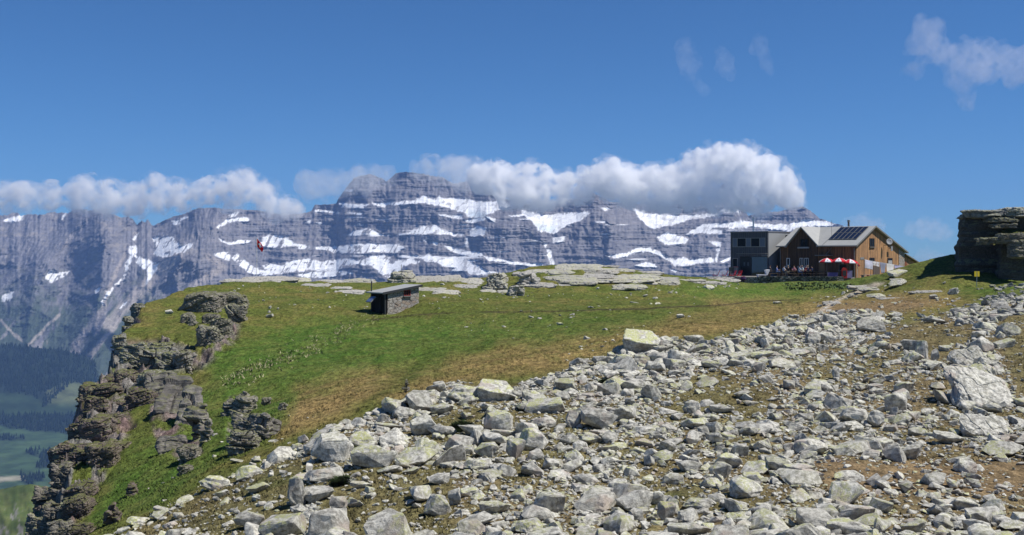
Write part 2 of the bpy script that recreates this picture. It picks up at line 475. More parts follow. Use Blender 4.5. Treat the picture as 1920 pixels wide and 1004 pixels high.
# ------------------------------------------------------------------ far mountains
def cz(org, s, polys):
    return [[(org[0] + u / s, org[1] + v / s) for u, v in p] for p in polys]
SNOW = cz((0, 280), 2.789, [
 [(705,545),(720,560),(760,575),(825,600),(810,645),(760,705),(775,660),(770,620),(740,625),(715,590)],
 [(800,470),(850,455),(900,460),(945,505),(925,530),(880,565),(840,565),(805,545),(815,510)],
 [(920,530),(960,505),(1015,490),(1005,515),(960,540),(925,545)],
 [(680,515),(718,505),(715,540),(690,575),(670,630),(655,640),(658,590),(680,560)],
 [(610,705),(640,670),(655,655),(645,680),(605,715),(565,760),(540,815),(530,800),(560,750)],
 [(238,655),(270,625),(290,655),(365,635),(335,665),(270,695),(238,680)],
 [(495,740),(525,720),(515,745),(500,755)], [(625,835),(650,805),(675,790),(655,815),(630,838)],
 [(8,800),(15,765),(70,745),(60,775),(50,795),(20,805)],
 [(1115,545),(1190,540),(1200,555),(1195,585),(1150,570)],
 [(1210,565),(1240,550),(1290,590),(1330,620),(1370,635),(1440,625),(1500,595),(1550,580),(1620,575),(1600,620),(1640,600),(1785,590),(1785,635),(1640,630),(1560,635),(1440,655),(1340,665),(1300,640),(1250,610)],
 [(1375,460),(1420,450),(1500,465),(1555,500),(1620,508),(1620,522),(1560,512),(1500,508),(1400,515),(1360,508)],
 [(1375,610),(1410,600),(1475,610),(1440,625),(1385,625)],
 [(1650,515),(1700,512),(1785,518),(1785,542),(1740,530),(1655,522)],
 [(900,378),(975,350),(985,355),(920,385)], [(905,385),(940,380),(938,393),(908,395)],
 [(1130,410),(1180,375),(1210,365),(1300,362),(1290,380),(1200,378),(1160,405),(1140,415)],
 [(1190,335),(1250,330),(1230,350),(1205,355)], [(20,375),(60,358),(125,342),(120,365),(90,378),(30,380)],
 [(325,350),(343,335),(340,352),(322,372)], [(695,470),(722,437),(712,465),(700,480)],
 [(1145,470),(1190,490),(1250,478),(1310,478),(1300,492),(1200,498),(1160,485)],
 [(1560,660),(1640,645),(1785,640),(1785,660),(1700,672),(1600,665)],
]) + cz((560, 260), 3.346, [
 [(180,320),(250,325),(340,320),(340,330),(200,332)],
 [(250,405),(340,415),(440,412),(405,438),(330,432),(265,428)],
 [(460,405),(560,405),(650,400),(720,392),(790,362),(860,392),(885,362),(930,380),(990,378),(1060,385),(1130,395),(1280,400),(1370,430),(1290,435),(1240,455),(1170,480),(1150,500),(1060,490),(1040,468),(960,440),(860,415),(780,405),(680,415),(600,420),(500,425)],
 [(60,455),(120,448),(250,465),(250,470),(120,460)], [(305,465),(400,470),(385,482)],
 [(880,475),(960,485),(1020,480),(1025,505),(970,500),(890,485)],
 [(1040,510),(1090,505),(1170,500),(1160,515),(1090,530),(1050,522)], [(1175,490),(1235,505),(1225,525),(1190,500)],
 [(310,600),(360,580),(430,562),(505,592),(480,602),(330,608)],
 [(620,605),(690,590),(740,560),(840,545),(900,565),(960,590),(1000,610),(930,605),(850,598),(760,600),(700,600),(640,612)],
 [(1000,590),(1030,600),(1040,612),(1005,612)], [(1070,575),(1120,555),(1175,560),(1165,605),(1080,612)],
 [(0,668),(75,675),(60,692),(0,690)],
 [(110,685),(260,678),(330,672),(430,660),(540,668),(620,665),(665,690),(600,715),(450,712),(340,718),(230,712),(140,695)],
 [(0,760),(70,758),(150,778),(280,755),(380,768),(450,740),(540,738),(610,770),(700,755),(760,770),(720,785),(650,800),(640,850),(580,895),(520,850),(450,800),(370,790),(200,810),(0,825)],
 [(770,760),(810,728),(880,765),(960,745),(1050,745),(1100,790),(1170,825),(1220,838),(1160,850),(1080,855),(1050,830),(950,838),(1000,815),(920,805),(860,775),(800,770)],
 [(920,680),(1000,695),(1060,710),(1140,715),(1160,735),(1080,745),(1000,720),(940,700)], [(1165,740),(1280,760),(1300,770),(1200,768)],
 [(1300,768),(1400,780),(1530,785),(1530,802),(1400,795),(1320,790)],
 [(1400,450),(1480,465),(1540,480),(1600,478),(1700,470),(1810,457),(1825,470),(1760,520),(1680,545),(1600,595),(1560,590),(1500,580),(1470,520),(1420,490),(1320,488),(1400,478)],
 [(1595,625),(1670,618),(1665,645),(1600,655)], [(1555,695),(1575,700),(1600,785),(1575,785)], [(1048,615),(1062,620),(1065,690),(1055,690)], [(1540,660),(1560,658),(1550,690)],
 [(0,850),(100,838),(260,830),(350,845),(250,860),(150,870),(30,868)], [(380,880),(430,875),(440,890),(390,900)], [(840,650),(870,655),(868,670),(845,665)],
 [(785,640),(800,635),(800,648)], [(1215,835),(1290,855),(1240,858)], [(50,520),(75,515),(70,535)], [(110,530),(140,527),(135,540)],
]) + cz((1060, 260), 3.346, [
 [(420,440),(470,455),(520,470),(600,478),(640,470),(700,488),(800,475),(900,480),(960,470),(965,485),(880,498),(800,500),(740,520),(680,540),(600,560),(560,570),(520,545),(460,490)],
 [(970,455),(1010,430),(1065,410),(1100,462),(1040,462),(990,468)],
 [(755,600),(820,565),(870,540),(960,542),(1050,530),(1100,520),(1180,535),(1300,545),(1400,540),(1480,520),(1540,512),(1690,535),(1660,555),(1560,550),(1480,552),(1400,580),(1340,575),(1200,555),(1060,560),(920,560),(900,575),(980,580),(985,600),(860,590),(780,602)],
 [(580,620),(650,590),(700,610),(775,625),(760,650),(690,670),(620,660)],
 [(900,645),(975,650),(970,680),(940,670)], [(950,690),(965,690),(955,770),(945,770)],
 [(270,735),(340,730),(400,715),(460,685),(520,690),(580,705),(640,745),(700,765),(740,745),(780,765),(850,755),(930,755),(935,780),(820,785),(740,805),(680,790),(620,750),(540,715),(470,705),(400,730),(320,752)],
 [(435,800),(500,778),(560,790),(575,808),(500,805)], [(655,820),(700,830),(690,840)],
 [(975,770),(1035,745),(1035,760),(990,780)], [(225,435),(285,440),(250,455)], [(180,525),(250,522),(250,530)],
])
RIDGE = [(-330,455),(-200,430),(-80,415),(0,405),(20,401),(40,403),(58,399),(76,404),(98,397),(128,397),(148,391),(165,393),(188,392),(205,398),(225,405),(248,408),(256,420),(266,414),(272,418),(277,413),(284,425),(296,420),(306,412),(325,406),(345,400),(370,391),(400,390),(440,393),(480,394),(520,400),(560,402),(585,396),(590,385),(612,383),(630,382),(634,374),(645,358),(655,346),(664,334),(690,326),(716,334),(724,340),(732,334),(742,326),(762,323),(785,325),(800,328),(830,332),(850,344),(868,342),(882,337),(900,340),(935,372),(990,380),(1040,378),(1080,372),(1096,366),(1112,362),(1130,371),(1145,378),(1180,382),(1250,384),(1300,382),(1340,360),(1358,342),(1375,336),(1384,350),(1390,384),(1402,404),(1418,402),(1440,398),(1462,396),(1488,389),(1505,388),(1520,396),(1538,411),(1560,418),(1580,424),(1600,440),(1640,466),(1680,492),(1720,505),(1800,520)]
cols = np.concatenate([np.arange(-320, -10, 6.0), np.arange(-10, 1600, 1.5), np.arange(1600, 1800, 5.0)])
nr = 330
rx = np.array([p[0] for p in RIDGE], float); ry = np.array([p[1] for p in RIDGE], float)
top = np.interp(cols, rx, ry) + (2.2 + 3.5 * (1 - sstep(250, 420, cols))) * fbm(cols / 14, cols * 0, 70, 5, .6) + 0.8 * fbm(cols / 2.5, cols * 0, 71, 2)
bot = np.interp(cols, [-320, 250, 520, 800, 1800], [735, 735, 640, 575, 575])
vv = np.linspace(0, 1, nr)
PY = top[None, :] + vv[:, None] * (bot - top)[None, :]
PX = np.broadcast_to(cols[None, :], PY.shape)
wx = 3.2 * fbm(PX / 8, PY / 6, 80, 4); wy = 2.2 * fbm(PX / 12, PY / 7, 83, 4) + 6.0 * (ridged(PX / 6, PY / 40, 85, 4) - .60)
snow = np.zeros(PY.shape)
for p in SNOW:
    xs = [q[0] for q in p]; ys = [q[1] for q in p]
    m_ = (PX > min(xs) - 9) & (PX < max(xs) + 9) & (PY > min(ys) - 9) & (PY < max(ys) + 9)
    small = min(1, max(.25, (max(ys) - min(ys)) / 22))
    qx = PX[m_] + wx[m_] * small; qy = PY[m_] + wy[m_] * small
    d_ = seg_dist(qx, qy, p); snow[m_] = np.maximum(snow[m_], sstep(-1.7, .5, np.where(in_poly(qx, qy, p), d_, -d_)))
rib = ridged((PX + PY * .5) / 9, PY / 22, 140, 3)
snow = snow * (1 - .95 * sstep(.74, .82, rib) * (1 - .55 * sstep(700, 950, PX)))
led = fbm(PX / 55, PY / 3.4 + .2 * fbm(PX / 30, PY / 30, 78, 2), 79, 3)
snow = np.maximum(snow, .9 * sstep(.44, .50, led) * sstep(395, 420, PY) * sstep(430, 560, PX) * sstep(.0, .25, fbm(PX / 90, PY / 40, 76, 2)))
left = 1 - sstep(330, 470, PX + (PY - 450) * .2)          # the limestone wall at left, gentler and gullied
# how fast the ground recedes as one looks one row higher
rate = 2.2 + 2.6 * left + 1.5 * sstep(-.1, .5, fbm(PX / 60, PY / 7, 90, 3)) * (1 - left)
rate = rate * (1 - .75 * snow) + 9.5 * snow
rate = rate + 3.5 * left * sstep(540, 680, PY)
rate = box_blur(box_blur(rate, 9, 1), 7, 1)
dpy = np.abs(np.gradient(PY, axis=0))
acc = np.cumsum((rate * dpy)[::-1], axis=0)[::-1]
acc = .25 * acc + .75 * box_blur(box_blur(acc, 61, 1), 61, 1)
Y0 = 7000 + 500 * fbm(PX / 260, PY * 0, 91, 2)
MY = Y0 + acc
# spurs and gullies pushed in and out along the line of sight
lean = PX + (PY - 480) * (.10 + .45 * left) + (9 + 4 * left) * fbm(PX / 80, PY / 60, 95, 3)
spur = ridged(lean / 120, PY / 200, 92, 2) * (150 + 80 * left) + ridged(lean / 62, PY / 120, 96, 2) * 60 + ridged((PX * .75 + PY * .9) / 150, (PX * .4 - PY * .7) / 260, 98, 3) * 260 * left + ridged(lean / 40, PY / (110 - 50 * left), 94, 4) * (48 + 30 * left) + ridged(lean / 13, PY / (38 - 16 * left), 97, 3) * 24 + fbm(lean / 4, PY / 6, 99, 3) * 12
bandn = fbm(PX / 90, (PY + 3 * fbm(PX / 50, PY / 50, 103, 2)) / 6.0, 101, 3)
spur = spur + bandn * 16 * (1 - left)
spur = spur * (1 - .98 * np.clip(box_blur(snow, 9, 1) * 1.4, 0, 1)) + box_blur(box_blur(box_blur(spur, 45, 1), 45, 1), 31, 0) * (.98 * np.clip(box_blur(snow, 9, 1) * 1.4, 0, 1))
for x0, wd, h, y0 in ((185,75,520,560),(330,90,420,560),(205,30,120,520),(60,70,380,560),(255,30,160,500),(560,50,110,470),(930,80,200,500),(1150,100,330,520),(1165,35,90,460),(1330,70,160,500),(1265,28,70,520),(720,70,120,500),(812,60,80,470)):
    u = np.abs(PX + (PY - y0) * .12 - x0) / wd
    spur = spur + (.9 if x0 == 1150 else .5) * h * np.clip(1 - u, 0, 1) ** 1.4 * sstep(0, 60, PY - top[None, :]) * .8
MY = MY - spur
CREST = np.percentile(MY[0][(cols > 600) & (cols < 1500)], [5, 50, 95]); print('CREST', CREST, MY[0][(cols > 0) & (cols < 500)].mean(), MY.min())
MX = (PX - 960) / F * MY; MZ = (HY - PY) / F * MY
back = np.linspace(0, 1, 7)[1:, None]
BY = MY[0][None] + back * 2600; BZ = MZ[0][None] - back ** 0.8 * 1100; BX = MX[0][None] + 0 * back
# colours: bare rock with strata, scree, high pasture, snow
n1 = fbm(PX / 14, PY / 10, 110, 4); n2 = fbm(PX / 4, PY / 22, 112, 3); n3 = fbm(PX / 70, PY / 3.2, 114, 3)
rc = np.zeros(PY.shape + (3,)) + np.array([0.198, 0.192, 0.205])
rc = blend(rc, sstep(-.1, .6, n3) * .45 * (1 - left), (0.29, 0.262, 0.25))
rc = blend(rc, sstep(.05, .6, n2) * .6, (0.105, 0.108, 0.13))
rc = blend(rc, sstep(.1, .6, n1) * left * .6, (0.31, 0.28, 0.25))
gm = left * sstep(490, 610, PY + 60 * n1) * (1 - sstep(.2, .6, fbm(lean / 20, PY / 60, 120, 3) + .3 * n2))
rc = blend(rc, gm * .9, (0.045, 0.070, 0.042))
w2 = fbm(PX / 9, PY / 16, 130, 3) * 5
for line, wd in (([(240,470),(205,540),(190,585),(150,640),(120,680)], 5), ([(225,600),(190,640),(160,680)], 5), ([(110,590),(80,620),(40,660)], 3), ([(330,480),(290,520),(250,560),(200,610)], 12), ([(190,585),(140,650),(150,700)], 8), ([(0,600),(40,640)], 3), ([(150,560),(185,590)], 3), ([(390,480),(420,500),(330,560)], 8)):
    rc = blend(rc, (1 - sstep(wd * .4, wd * 1.3, seg_dist(PX + w2, PY, line, False))) * .75, (0.36, 0.32, 0.29))
sm = np.clip(snow, 0, 1)
ice = soft_poly(PX, PY, [(880,395),(925,402),(915,412),(880,408)], 6) + soft_poly(PX, PY, [(1005,420),(1040,425),(1035,438),(1010,432)], 6)
sc_ = np.zeros(rc.shape) + np.array([0.86, 0.87, 0.88]) - .10 * sstep(.0, .6, fbm(PX / 3, PY / 10, 133, 3))[..., None]
sc_ = blend(sc_, np.clip(ice, 0, 1) * .5, (.55, .68, .74))
rc = rc * (1 - sm[..., None]) + sc_ * sm[..., None]
V = np.concatenate([np.stack([BX, BY, BZ], -1)[::-1], np.stack([MX, MY, MZ], -1)], 0)
C3 = np.concatenate([np.repeat(rc[:1], 6, 0) * 0 + np.array([.15, .145, .14]), rc], 0)
me = np_mesh('mountains', V.reshape(-1, 3), grid_faces(*V.shape[:2])[:, ::-1], True, C3.reshape(-1, 3))
m = N('mountain_rock', 0.9, 0.1)
f1 = m.noise(m.vmul(m.pos(), (1, 1, 2.2)), 0.02, 5, .7)
m.color(m.mix(1.0, m.attr('col'), m.gray(m.ramp(f1, .3, .7, .8, 1.15)), 'MULTIPLY'))
m.bump(f1, 0.35, 22.0)
tag(link('mountains', me, m.m), kind='structure')

# ------------------------------------------------------------------ the valley far below at left
# forested hill and pastures: one sheet receding from 3.6 km to the foot of the wall
cols = np.arange(-420, 760, 4.0)
pyb = np.interp(cols, [-420, 0, 60, 110, 160, 190, 215, 260, 400, 760], [655, 648, 652, 656, 668, 690, 700, 712, 730, 740]) + 1.5 * fbm(cols / 12, cols * 0, 150, 3)
rows = np.linspace(0, 1, 190)
PY = pyb[None] + rows[:, None] * (1180 - pyb)[None]
PX = np.broadcast_to(cols[None], PY.shape)
# rows above 800 belong to the rising hill, below to the flat valley floor at about -870 m
floorY = 870 * F / np.maximum(PY - HY, 60)
hz = 870 - (sstep(0, 1, (812 - PY) / 150) * 300)
VY = np.where(PY > 800, floorY, 0)
k = np.clip((812 - PY) / (812 - pyb[None]), 0, 1)
Yf = 870 * F / (812 - HY)
VY = np.where(PY < 812, Yf + k * 1150, floorY) + 25 * fbm(PX / 40, PY / 22, 151, 4) * np.clip((900 - PY) / 90, 0, 1)
VX = (PX - 960) / F * VY; VZ = (HY - PY) / F * VY
w = fbm(PX / 26, PY / 14, 160, 4)
vc = np.zeros(PY.shape + (3,)) + np.array([0.060, 0.095, 0.035])
vc = blend(vc, sstep(-.2, .5, fbm(PX / 50, PY / 9, 161, 3)), (0.085, 0.125, 0.045))
forest = np.zeros(PY.shape)
for p in ([(-420,640),(60,645),(150,655),(200,690),(240,720),(180,735),(110,700),(60,715),(0,722),(-420,740)],
          [(100,700),(160,690),(130,725),(80,760),(60,735)], [(20,690),(90,700),(80,745),(0,735),(-200,730)],
          [(-420,775),(0,780),(60,775),(110,780),(170,760),(230,760),(200,810),(130,812),(70,806),(0,802),(-420,812)],
          [(0,818),(40,818),(45,826),(0,830)], [(70,848),(140,840),(160,850),(150,886),(70,880)], [(50,845),(66,845),(66,853),(50,853)],
          [(40,895),(80,893),(85,904),(40,906)], [(300,740),(700,740),(700,860),(300,820)]):
    forest = np.maximum(forest, soft_poly(PX + w * 12, PY + w * 9, p, 4))
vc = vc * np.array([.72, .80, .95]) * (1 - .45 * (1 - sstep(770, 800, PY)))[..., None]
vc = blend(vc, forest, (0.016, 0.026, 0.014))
vc = blend(vc, soft_poly(PX, PY + w * 2, [(-100,900),(40,893),(60,896),(60,899),(0,904),(-100,908)], 2), (.30, .28, .20))
vc = blend(vc, soft_poly(PX + w * 6, PY + w * 5, [(85,725),(160,715),(190,730),(170,760),(90,755)], 8) * .8, (0.105, 0.12, 0.055))
V = np.stack([VX, VY, VZ], -1)
bk = np.linspace(0, 1, 5)[1:, None]
B = np.stack([VX[0][None] + 0 * bk, VY[0][None] + bk * 900, VZ[0][None] - bk * 260], -1)
V = np.concatenate([B[::-1], V], 0)
vc = np.concatenate([np.repeat(vc[:1], 4, 0), vc], 0)
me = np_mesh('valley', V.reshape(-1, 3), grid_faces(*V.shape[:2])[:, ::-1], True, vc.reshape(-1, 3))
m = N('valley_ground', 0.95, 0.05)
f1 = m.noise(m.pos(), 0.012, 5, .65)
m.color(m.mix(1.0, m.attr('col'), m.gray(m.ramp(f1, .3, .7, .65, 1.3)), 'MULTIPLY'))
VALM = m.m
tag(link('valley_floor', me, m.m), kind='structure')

def cone_trees(pts, h, name, mat, seed):
    """many small conifers as one mesh: two stacked ragged cones each"""
    r = np.random.default_rng(seed)
    n = len(pts); k = 7
    hh = h * r.uniform(.6, 1.25, n)
    a = np.arange(k) / k * 2 * pi
    allv = []; allf = []; allc = []
    for lv, (z0, z1, rad) in enumerate(((0.0, .7, .24), (.35, 1.0, .16))):
        ph = r.uniform(0, 6.28, n)
        rr = rad * hh[:, None] * r.uniform(.65, 1.3, (n, k))
        ring = np.stack([pts[:, 0, None] + rr * np.cos(a[None] + ph[:, None]), pts[:, 1, None] + rr * np.sin(a[None] + ph[:, None]), pts[:, 2, None] + hh[:, None] * (z0 + .05 * r.uniform(-1, 1, (n, k)))], -1)
        tip = np.stack([pts[:, 0], pts[:, 1], pts[:, 2] + hh * z1], -1)[:, None]
        v = np.concatenate([ring, tip], 1)
        base = np.arange(n)[:, None] * (k + 1) + lv * n * (k + 1)
        f = np.stack([np.stack([base[:, 0] + i, base[:, 0] + (i + 1) % k, base[:, 0] + k], -1) for i in range(k)], 1)
        allv.append(v.reshape(-1, 3)); allf.append(f.reshape(-1, 3))
        cc = r.uniform(.6, 1.4, (n, 1, 1)) * np.array([0.014, 0.026, 0.014]); allc.append(np.broadcast_to(cc, (n, k + 1, 3)).reshape(-1, 3))
    return np_mesh(name, np.concatenate(allv), np.concatenate(allf), False, np.concatenate(allc))

fr = np.concatenate([np.zeros((4, forest.shape[1])), forest], 0)
cand = RNG.integers(0, V.shape[0] - 1, 60000) , RNG.integers(0, V.shape[1] - 1, 60000)
keep = (fr[cand] > RNG.uniform(.25, .9, 60000)) & (V[cand][:, 2] > -1200)
pts = V[cand][keep][:15000] + np.c_[RNG.uniform(-8, 8, (keep[:].sum(), 2)), np.full(keep.sum(), -1.0)][:15000]
m = N('conifer_green', 0.95, 0.05); m.color(m.attr('col'))
CONM = m.m
tag(link('forest', cone_trees(pts, 24, 'forest', None, 5), m.m), kind='stuff')

# the nearer green shoulder in the lower left corner
cols = np.arange(-420, 330, 3.0)
tp = np.interp(cols, [-420, -200, -60, 0, 30, 62, 110, 200, 330], [985, 950, 925, 918, 911, 908, 918, 950, 1000]) + 1.2 * fbm(cols / 8, cols * 0, 170, 3)
rows = np.linspace(0, 1, 90)
PY = tp[None] + rows[:, None] * (1300 - tp)[None]; PX = np.broadcast_to(cols[None], PY.shape)
HYY = 1500 - rows[:, None] ** .8 * 700 + 14 * fbm(PX / 16, PY / 16, 171, 4) - 30 * ridged((PX - PY * .4) / 60, PY / 120, 175, 3)
V = np.stack([(PX - 960) / F * HYY, HYY, (HY - PY) / F * HYY], -1)
bk = np.linspace(0, 1, 5)[1:, None]
B = np.stack([V[0, :, 0][None] + 0 * bk, V[0, :, 1][None] + bk * 500, V[0, :, 2][None] - bk * 420], -1)
g = fbm(PX / 14, PY / 9, 180, 4)
hc = blend(np.zeros(PY.shape + (3,)) + np.array([0.075, 0.105, 0.028]), sstep(-.3, .5, g), (0.105, 0.125, 0.040))
hc = blend(hc, sstep(.25, .5, fbm(PX / 7, PY / 11, 183, 4)) * sstep(930, 960, PY), (0.21, 0.20, 0.18))
V = np.concatenate([B[::-1], V], 0); hc = np.concatenate([np.repeat(hc[:1], 4, 0), hc], 0)
tag(link('green_hill', np_mesh('green_hill', V.reshape(-1, 3), grid_faces(*V.shape[:2])[:, ::-1], True, hc.reshape(-1, 3)), VALM), kind='structure')

# lowland sheet under everything, out to the horizon
me = np_mesh('lowland', [(-14500, -3000, -1290), (14500, -3000, -1290), (14500, 14500, -1290), (-14500, 14500, -1290)], [(0, 1, 2, 3)], False)
tag(link('lowland_terrain', me, plain('lowland', (.07, .09, .045), .95, .05, .3, 0, .004)), kind='structure')

# ------------------------------------------------------------------ clouds
def cloud_mat(name, dens, col=(1, 1, 1), an=0.2, torn=0):
    m = bpy.data.materials.new(name); m.use_nodes = True
    t = m.node_tree; t.nodes.clear()
    o = t.nodes.new('ShaderNodeOutputMaterial'); v = t.nodes.new('ShaderNodeVolumePrincipled')
    v.inputs['Color'].default_value = (*col, 1); v.inputs['Density'].default_value = dens; v.inputs['Anisotropy'].default_value = an
    t.links.new(v.outputs[0], o.inputs['Volume'])
    if torn:
        g = t.nodes.new('ShaderNodeNewGeometry'); n1 = t.nodes.new('ShaderNodeTexNoise'); n1.inputs['Scale'].default_value = torn; n1.inputs['Detail'].default_value = 3.5; n1.inputs['Roughness'].default_value = .62
        mr = t.nodes.new('ShaderNodeMapRange'); mr.interpolation_type = 'SMOOTHSTEP'
        for i, q in enumerate((.44, .57, 0.0, dens * 3.2)): mr.inputs[i + 1].default_value = q
        t.links.new(g.outputs['Position'], n1.inputs['Vector']); t.links.new(n1.outputs['Fac'], mr.inputs[0]); t.links.new(mr.outputs[0], v.inputs['Density'])
    return m

_IC = None
def ico(sub):
    bm = bmesh.new(); bmesh.ops.create_icosphere(bm, subdivisions=sub, radius=1)
    v = np.array([x.co[:] for x in bm.verts]); f = np.array([[x.index for x in q.verts] for q in bm.faces]); bm.free()
    return v, f

def cloud_shape(name, blobs, Yd, scale, voxel, amp, seed, deep=1.3, flat=1.0):
    iv, if_ = ico(3)
    vs, fs = [], []
    more = []
    for i, (bx, by, br) in enumerate(blobs):
        r = random.Random(seed * 1000 + i)
        more.append((bx, by, br * .9))
        for k in range(7):
            a_ = r.uniform(0, 2 * pi); q = r.uniform(.55, 1.05); rr = br * r.uniform(.25, .55)
            if rr / F * Yd * scale > voxel * 1.7: more.append((bx + cos(a_) * br * q, by - sin(a_) * br * q * .8, rr))
    for i, (bx, by, br) in enumerate(more):
        r = random.Random(seed * 1000 + 500 + i)
        Y = Yd + r.uniform(-.5, .5) * br * 4 * 1.2
        c = np.array(px2w(bx, by, Y)); R = br / F * Y * scale
        vs.append(iv * np.array([R * 1.05, R * deep, R * flat]) + c); fs.append(if_ + i * len(iv))
    me = np_mesh(name, np.concatenate(vs), np.concatenate(fs))
    o = bpy.data.objects.new(name, me); COL.objects.link(o)
    md = o.modifiers.new('r', 'REMESH'); md.mode = 'VOXEL'; md.voxel_size = voxel
    dg = bpy.context.evaluated_depsgraph_get(); dg.update()
    out = bpy.data.meshes.new_from_object(o.evaluated_get(dg))
    bpy.data.objects.remove(o); bpy.data.meshes.remove(me)
    n = len(out.vertices)
    co = np.empty(n * 3, np.float32); out.vertices.foreach_get('co', co); co = co.reshape(-1, 3).astype(float)
    no = np.empty(n * 3, np.float32); out.vertex_normals.foreach_get('vector', no); no = no.reshape(-1, 3)
    d = 0
    for k, (L, a) in enumerate(((120, 1.0), (55, .75), (26, .5), (13, .32))):
        q = np.abs(vn3(co[:, 0] / L, co[:, 1] / L, co[:, 2] / L, seed + k) * 2 - 1)
        d = d + a * (1 - q * 2)
    co = co + no * (np.maximum(d, -.7) * amp)[:, None]
    out.vertices.foreach_set('co', co.astype(np.float32).ravel()); out.update()
    o = bpy.data.objects.new(name, out); COL.objects.link(o)
    md = o.modifiers.new('r', 'REMESH'); md.mode = 'VOXEL'; md.voxel_size = voxel * .9
    dg = bpy.context.evaluated_depsgraph_get(); dg.update()
    out2 = bpy.data.meshes.new_from_object(o.evaluated_get(dg)); bpy.data.objects.remove(o); bpy.data.meshes.remove(out); out = out2
    out.polygons.foreach_set('use_smooth', np.ones(len(out.polygons), bool))
    out.name = name
    return out

def cloud(label, blobs, Yd, seed, dens, col=(1, 1, 1), shells=((1.18, .25), (1.0, .5), (.8, 1.0)), amp=34, deep=1.3, voxel=15, flat=1.0, torn=.016, solid=1):
    """a cloud is a thin outer veil with denser bodies of vapour inside it"""
    root = None
    for i, (s, k) in enumerate(shells):
        me = cloud_shape('cloud', blobs, Yd, s, voxel, amp, seed + i * 7, deep, flat)
        o = link('cloud' if i == 0 else 'cloud_core', me, cloud_mat('cloud_vapour', dens * k, col, .2, torn if i < len(shells) - solid else 0), root)
        if i == 0:
            root = o
            tag(o, label, 'cloud')
    return root

cloud('long low white cloud lying along the crest of the grey mountain wall at left',
      [(-60,372,24),(0,372,20),(40,368,18),(90,368,18),(150,366,22),(158,350,14),(205,370,22),(250,376,20),(290,352,15),(300,372,20),(340,366,18),(375,364,17),(415,357,20),(455,346,19),(488,362,17),(440,374,17),(515,387,17),(545,392,13),(205,388,12),(255,392,9)], 6700, 3, 0.0065, deep=.75, shells=((1.35, .10), (1.1, .35), (.92, .7), (.65, .8)))
cloud('small puff of white cloud just left of the flat mountain summit',
      [(578,352,14),(608,346,15),(640,342,13),(670,336,14),(700,332,13),(722,330,9),(688,350,12)], 6450, 13, 0.0034, shells=((1.3, .3), (.95, .7)))
cloud('thin veil of cloud drifting over the flat summit, left end of the cumulus bank',
      [(784,322,10),(806,320,13),(832,326,15),(858,322,17),(884,328,19),(846,310,10),(870,340,12)], 6400, 93, 0.0042, shells=((1.3, .3), (.95, .8)))
cloud('great white cumulus bank covering the snowy summits behind the lodge',
      [(905,336,15),(938,338,22),(990,340,24),(960,363,20),(1010,370,20),(1050,356,22),(1090,366,10),(1098,338,16),(1140,336,24),(1190,348,28),(1155,366,12),(1240,340,25),(1250,370,22),(1300,345,30),(1310,304,18),(1350,305,25),(1392,312,28),(1435,328,25),(1460,352,22),(1482,370,14),(1400,360,28),(1350,368,22),(1300,380,14),(1425,384,12),(1328,292,12),(1385,288,12),(1215,378,8)], 6300, 23, 0.014, deep=.75, shells=((1.36, .12), (1.15, .3), (.98, .7), (.7, .7)))
cloud('faint small cloud low in the sky just right of the lodge chimney',
      [(1596,426,10),(1618,420,13),(1640,428,9),(1612,434,10)], 9500, 33, 0.0013, shells=((1.2, .5), (.8, 1.0)))
cloud('faint cloud low in the sky between the lodge roof and the dark cliff',
      [(1712,432,8),(1730,430,11),(1752,434,11),(1768,438,7)], 9500, 43, 0.0012, shells=((1.2, .5), (.8, 1.0)))
cloud('faint cloud sinking behind the grassy mound right of the lodge', [(1725,486,9),(1742,484,11),(1760,488,9)], 9500, 53, 0.0012, shells=((1.2, .5), (.8, 1.0)))
cloud('grey lilac ragged cloud high in the upper right corner of the sky',
      [(1738,58,17),(1722,82,15),(1745,92,20),(1775,98,18),(1805,100,18),(1845,102,18),(1858,90,12),(1885,112,22),(1930,118,28),(1975,110,28),(1800,125,18),(1840,130,22),(1790,150,12),(1808,172,12),(1812,195,8),(1710,130,9),(1900,140,16)], 6000, 63, 0.0021, (.93, .92, .97), shells=((1.3, .35), (.95, .8)), amp=26, deep=.8)
for lab, bl, sd_ in (('thin torn wisp of cloud high above the cumulus bank, wider of two', [(1284,96,9),(1288,112,10),(1296,130,9),(1308,142,8),(1322,165,8),(1350,105,8),(1358,122,10),(1368,142,8),(1300,104,7)], 73),
                     ('narrow slanting wisp of cloud right of the wider wisp', [(1422,74,6),(1426,86,7),(1432,104,6),(1440,120,6),(1446,134,5)], 83)):
    cloud(lab, bl, 6000, sd_, 0.0011, (.93, .92, .97), shells=((1.35, .4), (.95, .7)), amp=26, deep=.7, voxel=14, flat=1.25)

# ------------------------------------------------------------------ air
hz_ = bpy.data.meshes.new('haze')
bm = bmesh.new(); bmesh.ops.create_cube(bm, size=1)
for v in bm.verts: v.co = Vector(((v.co.x) * 31000, 5500 + v.co.y * 19500, -1291.5 + (v.co.z + .5) * (1291.5 + 930)))
bm.to_mesh(hz_); bm.free()
HAZE = cloud_mat('haze_air', 4.0e-5, (0.30, 0.50, 1.0), 0.0)
tag(link('haze', hz_, HAZE), kind='stuff')
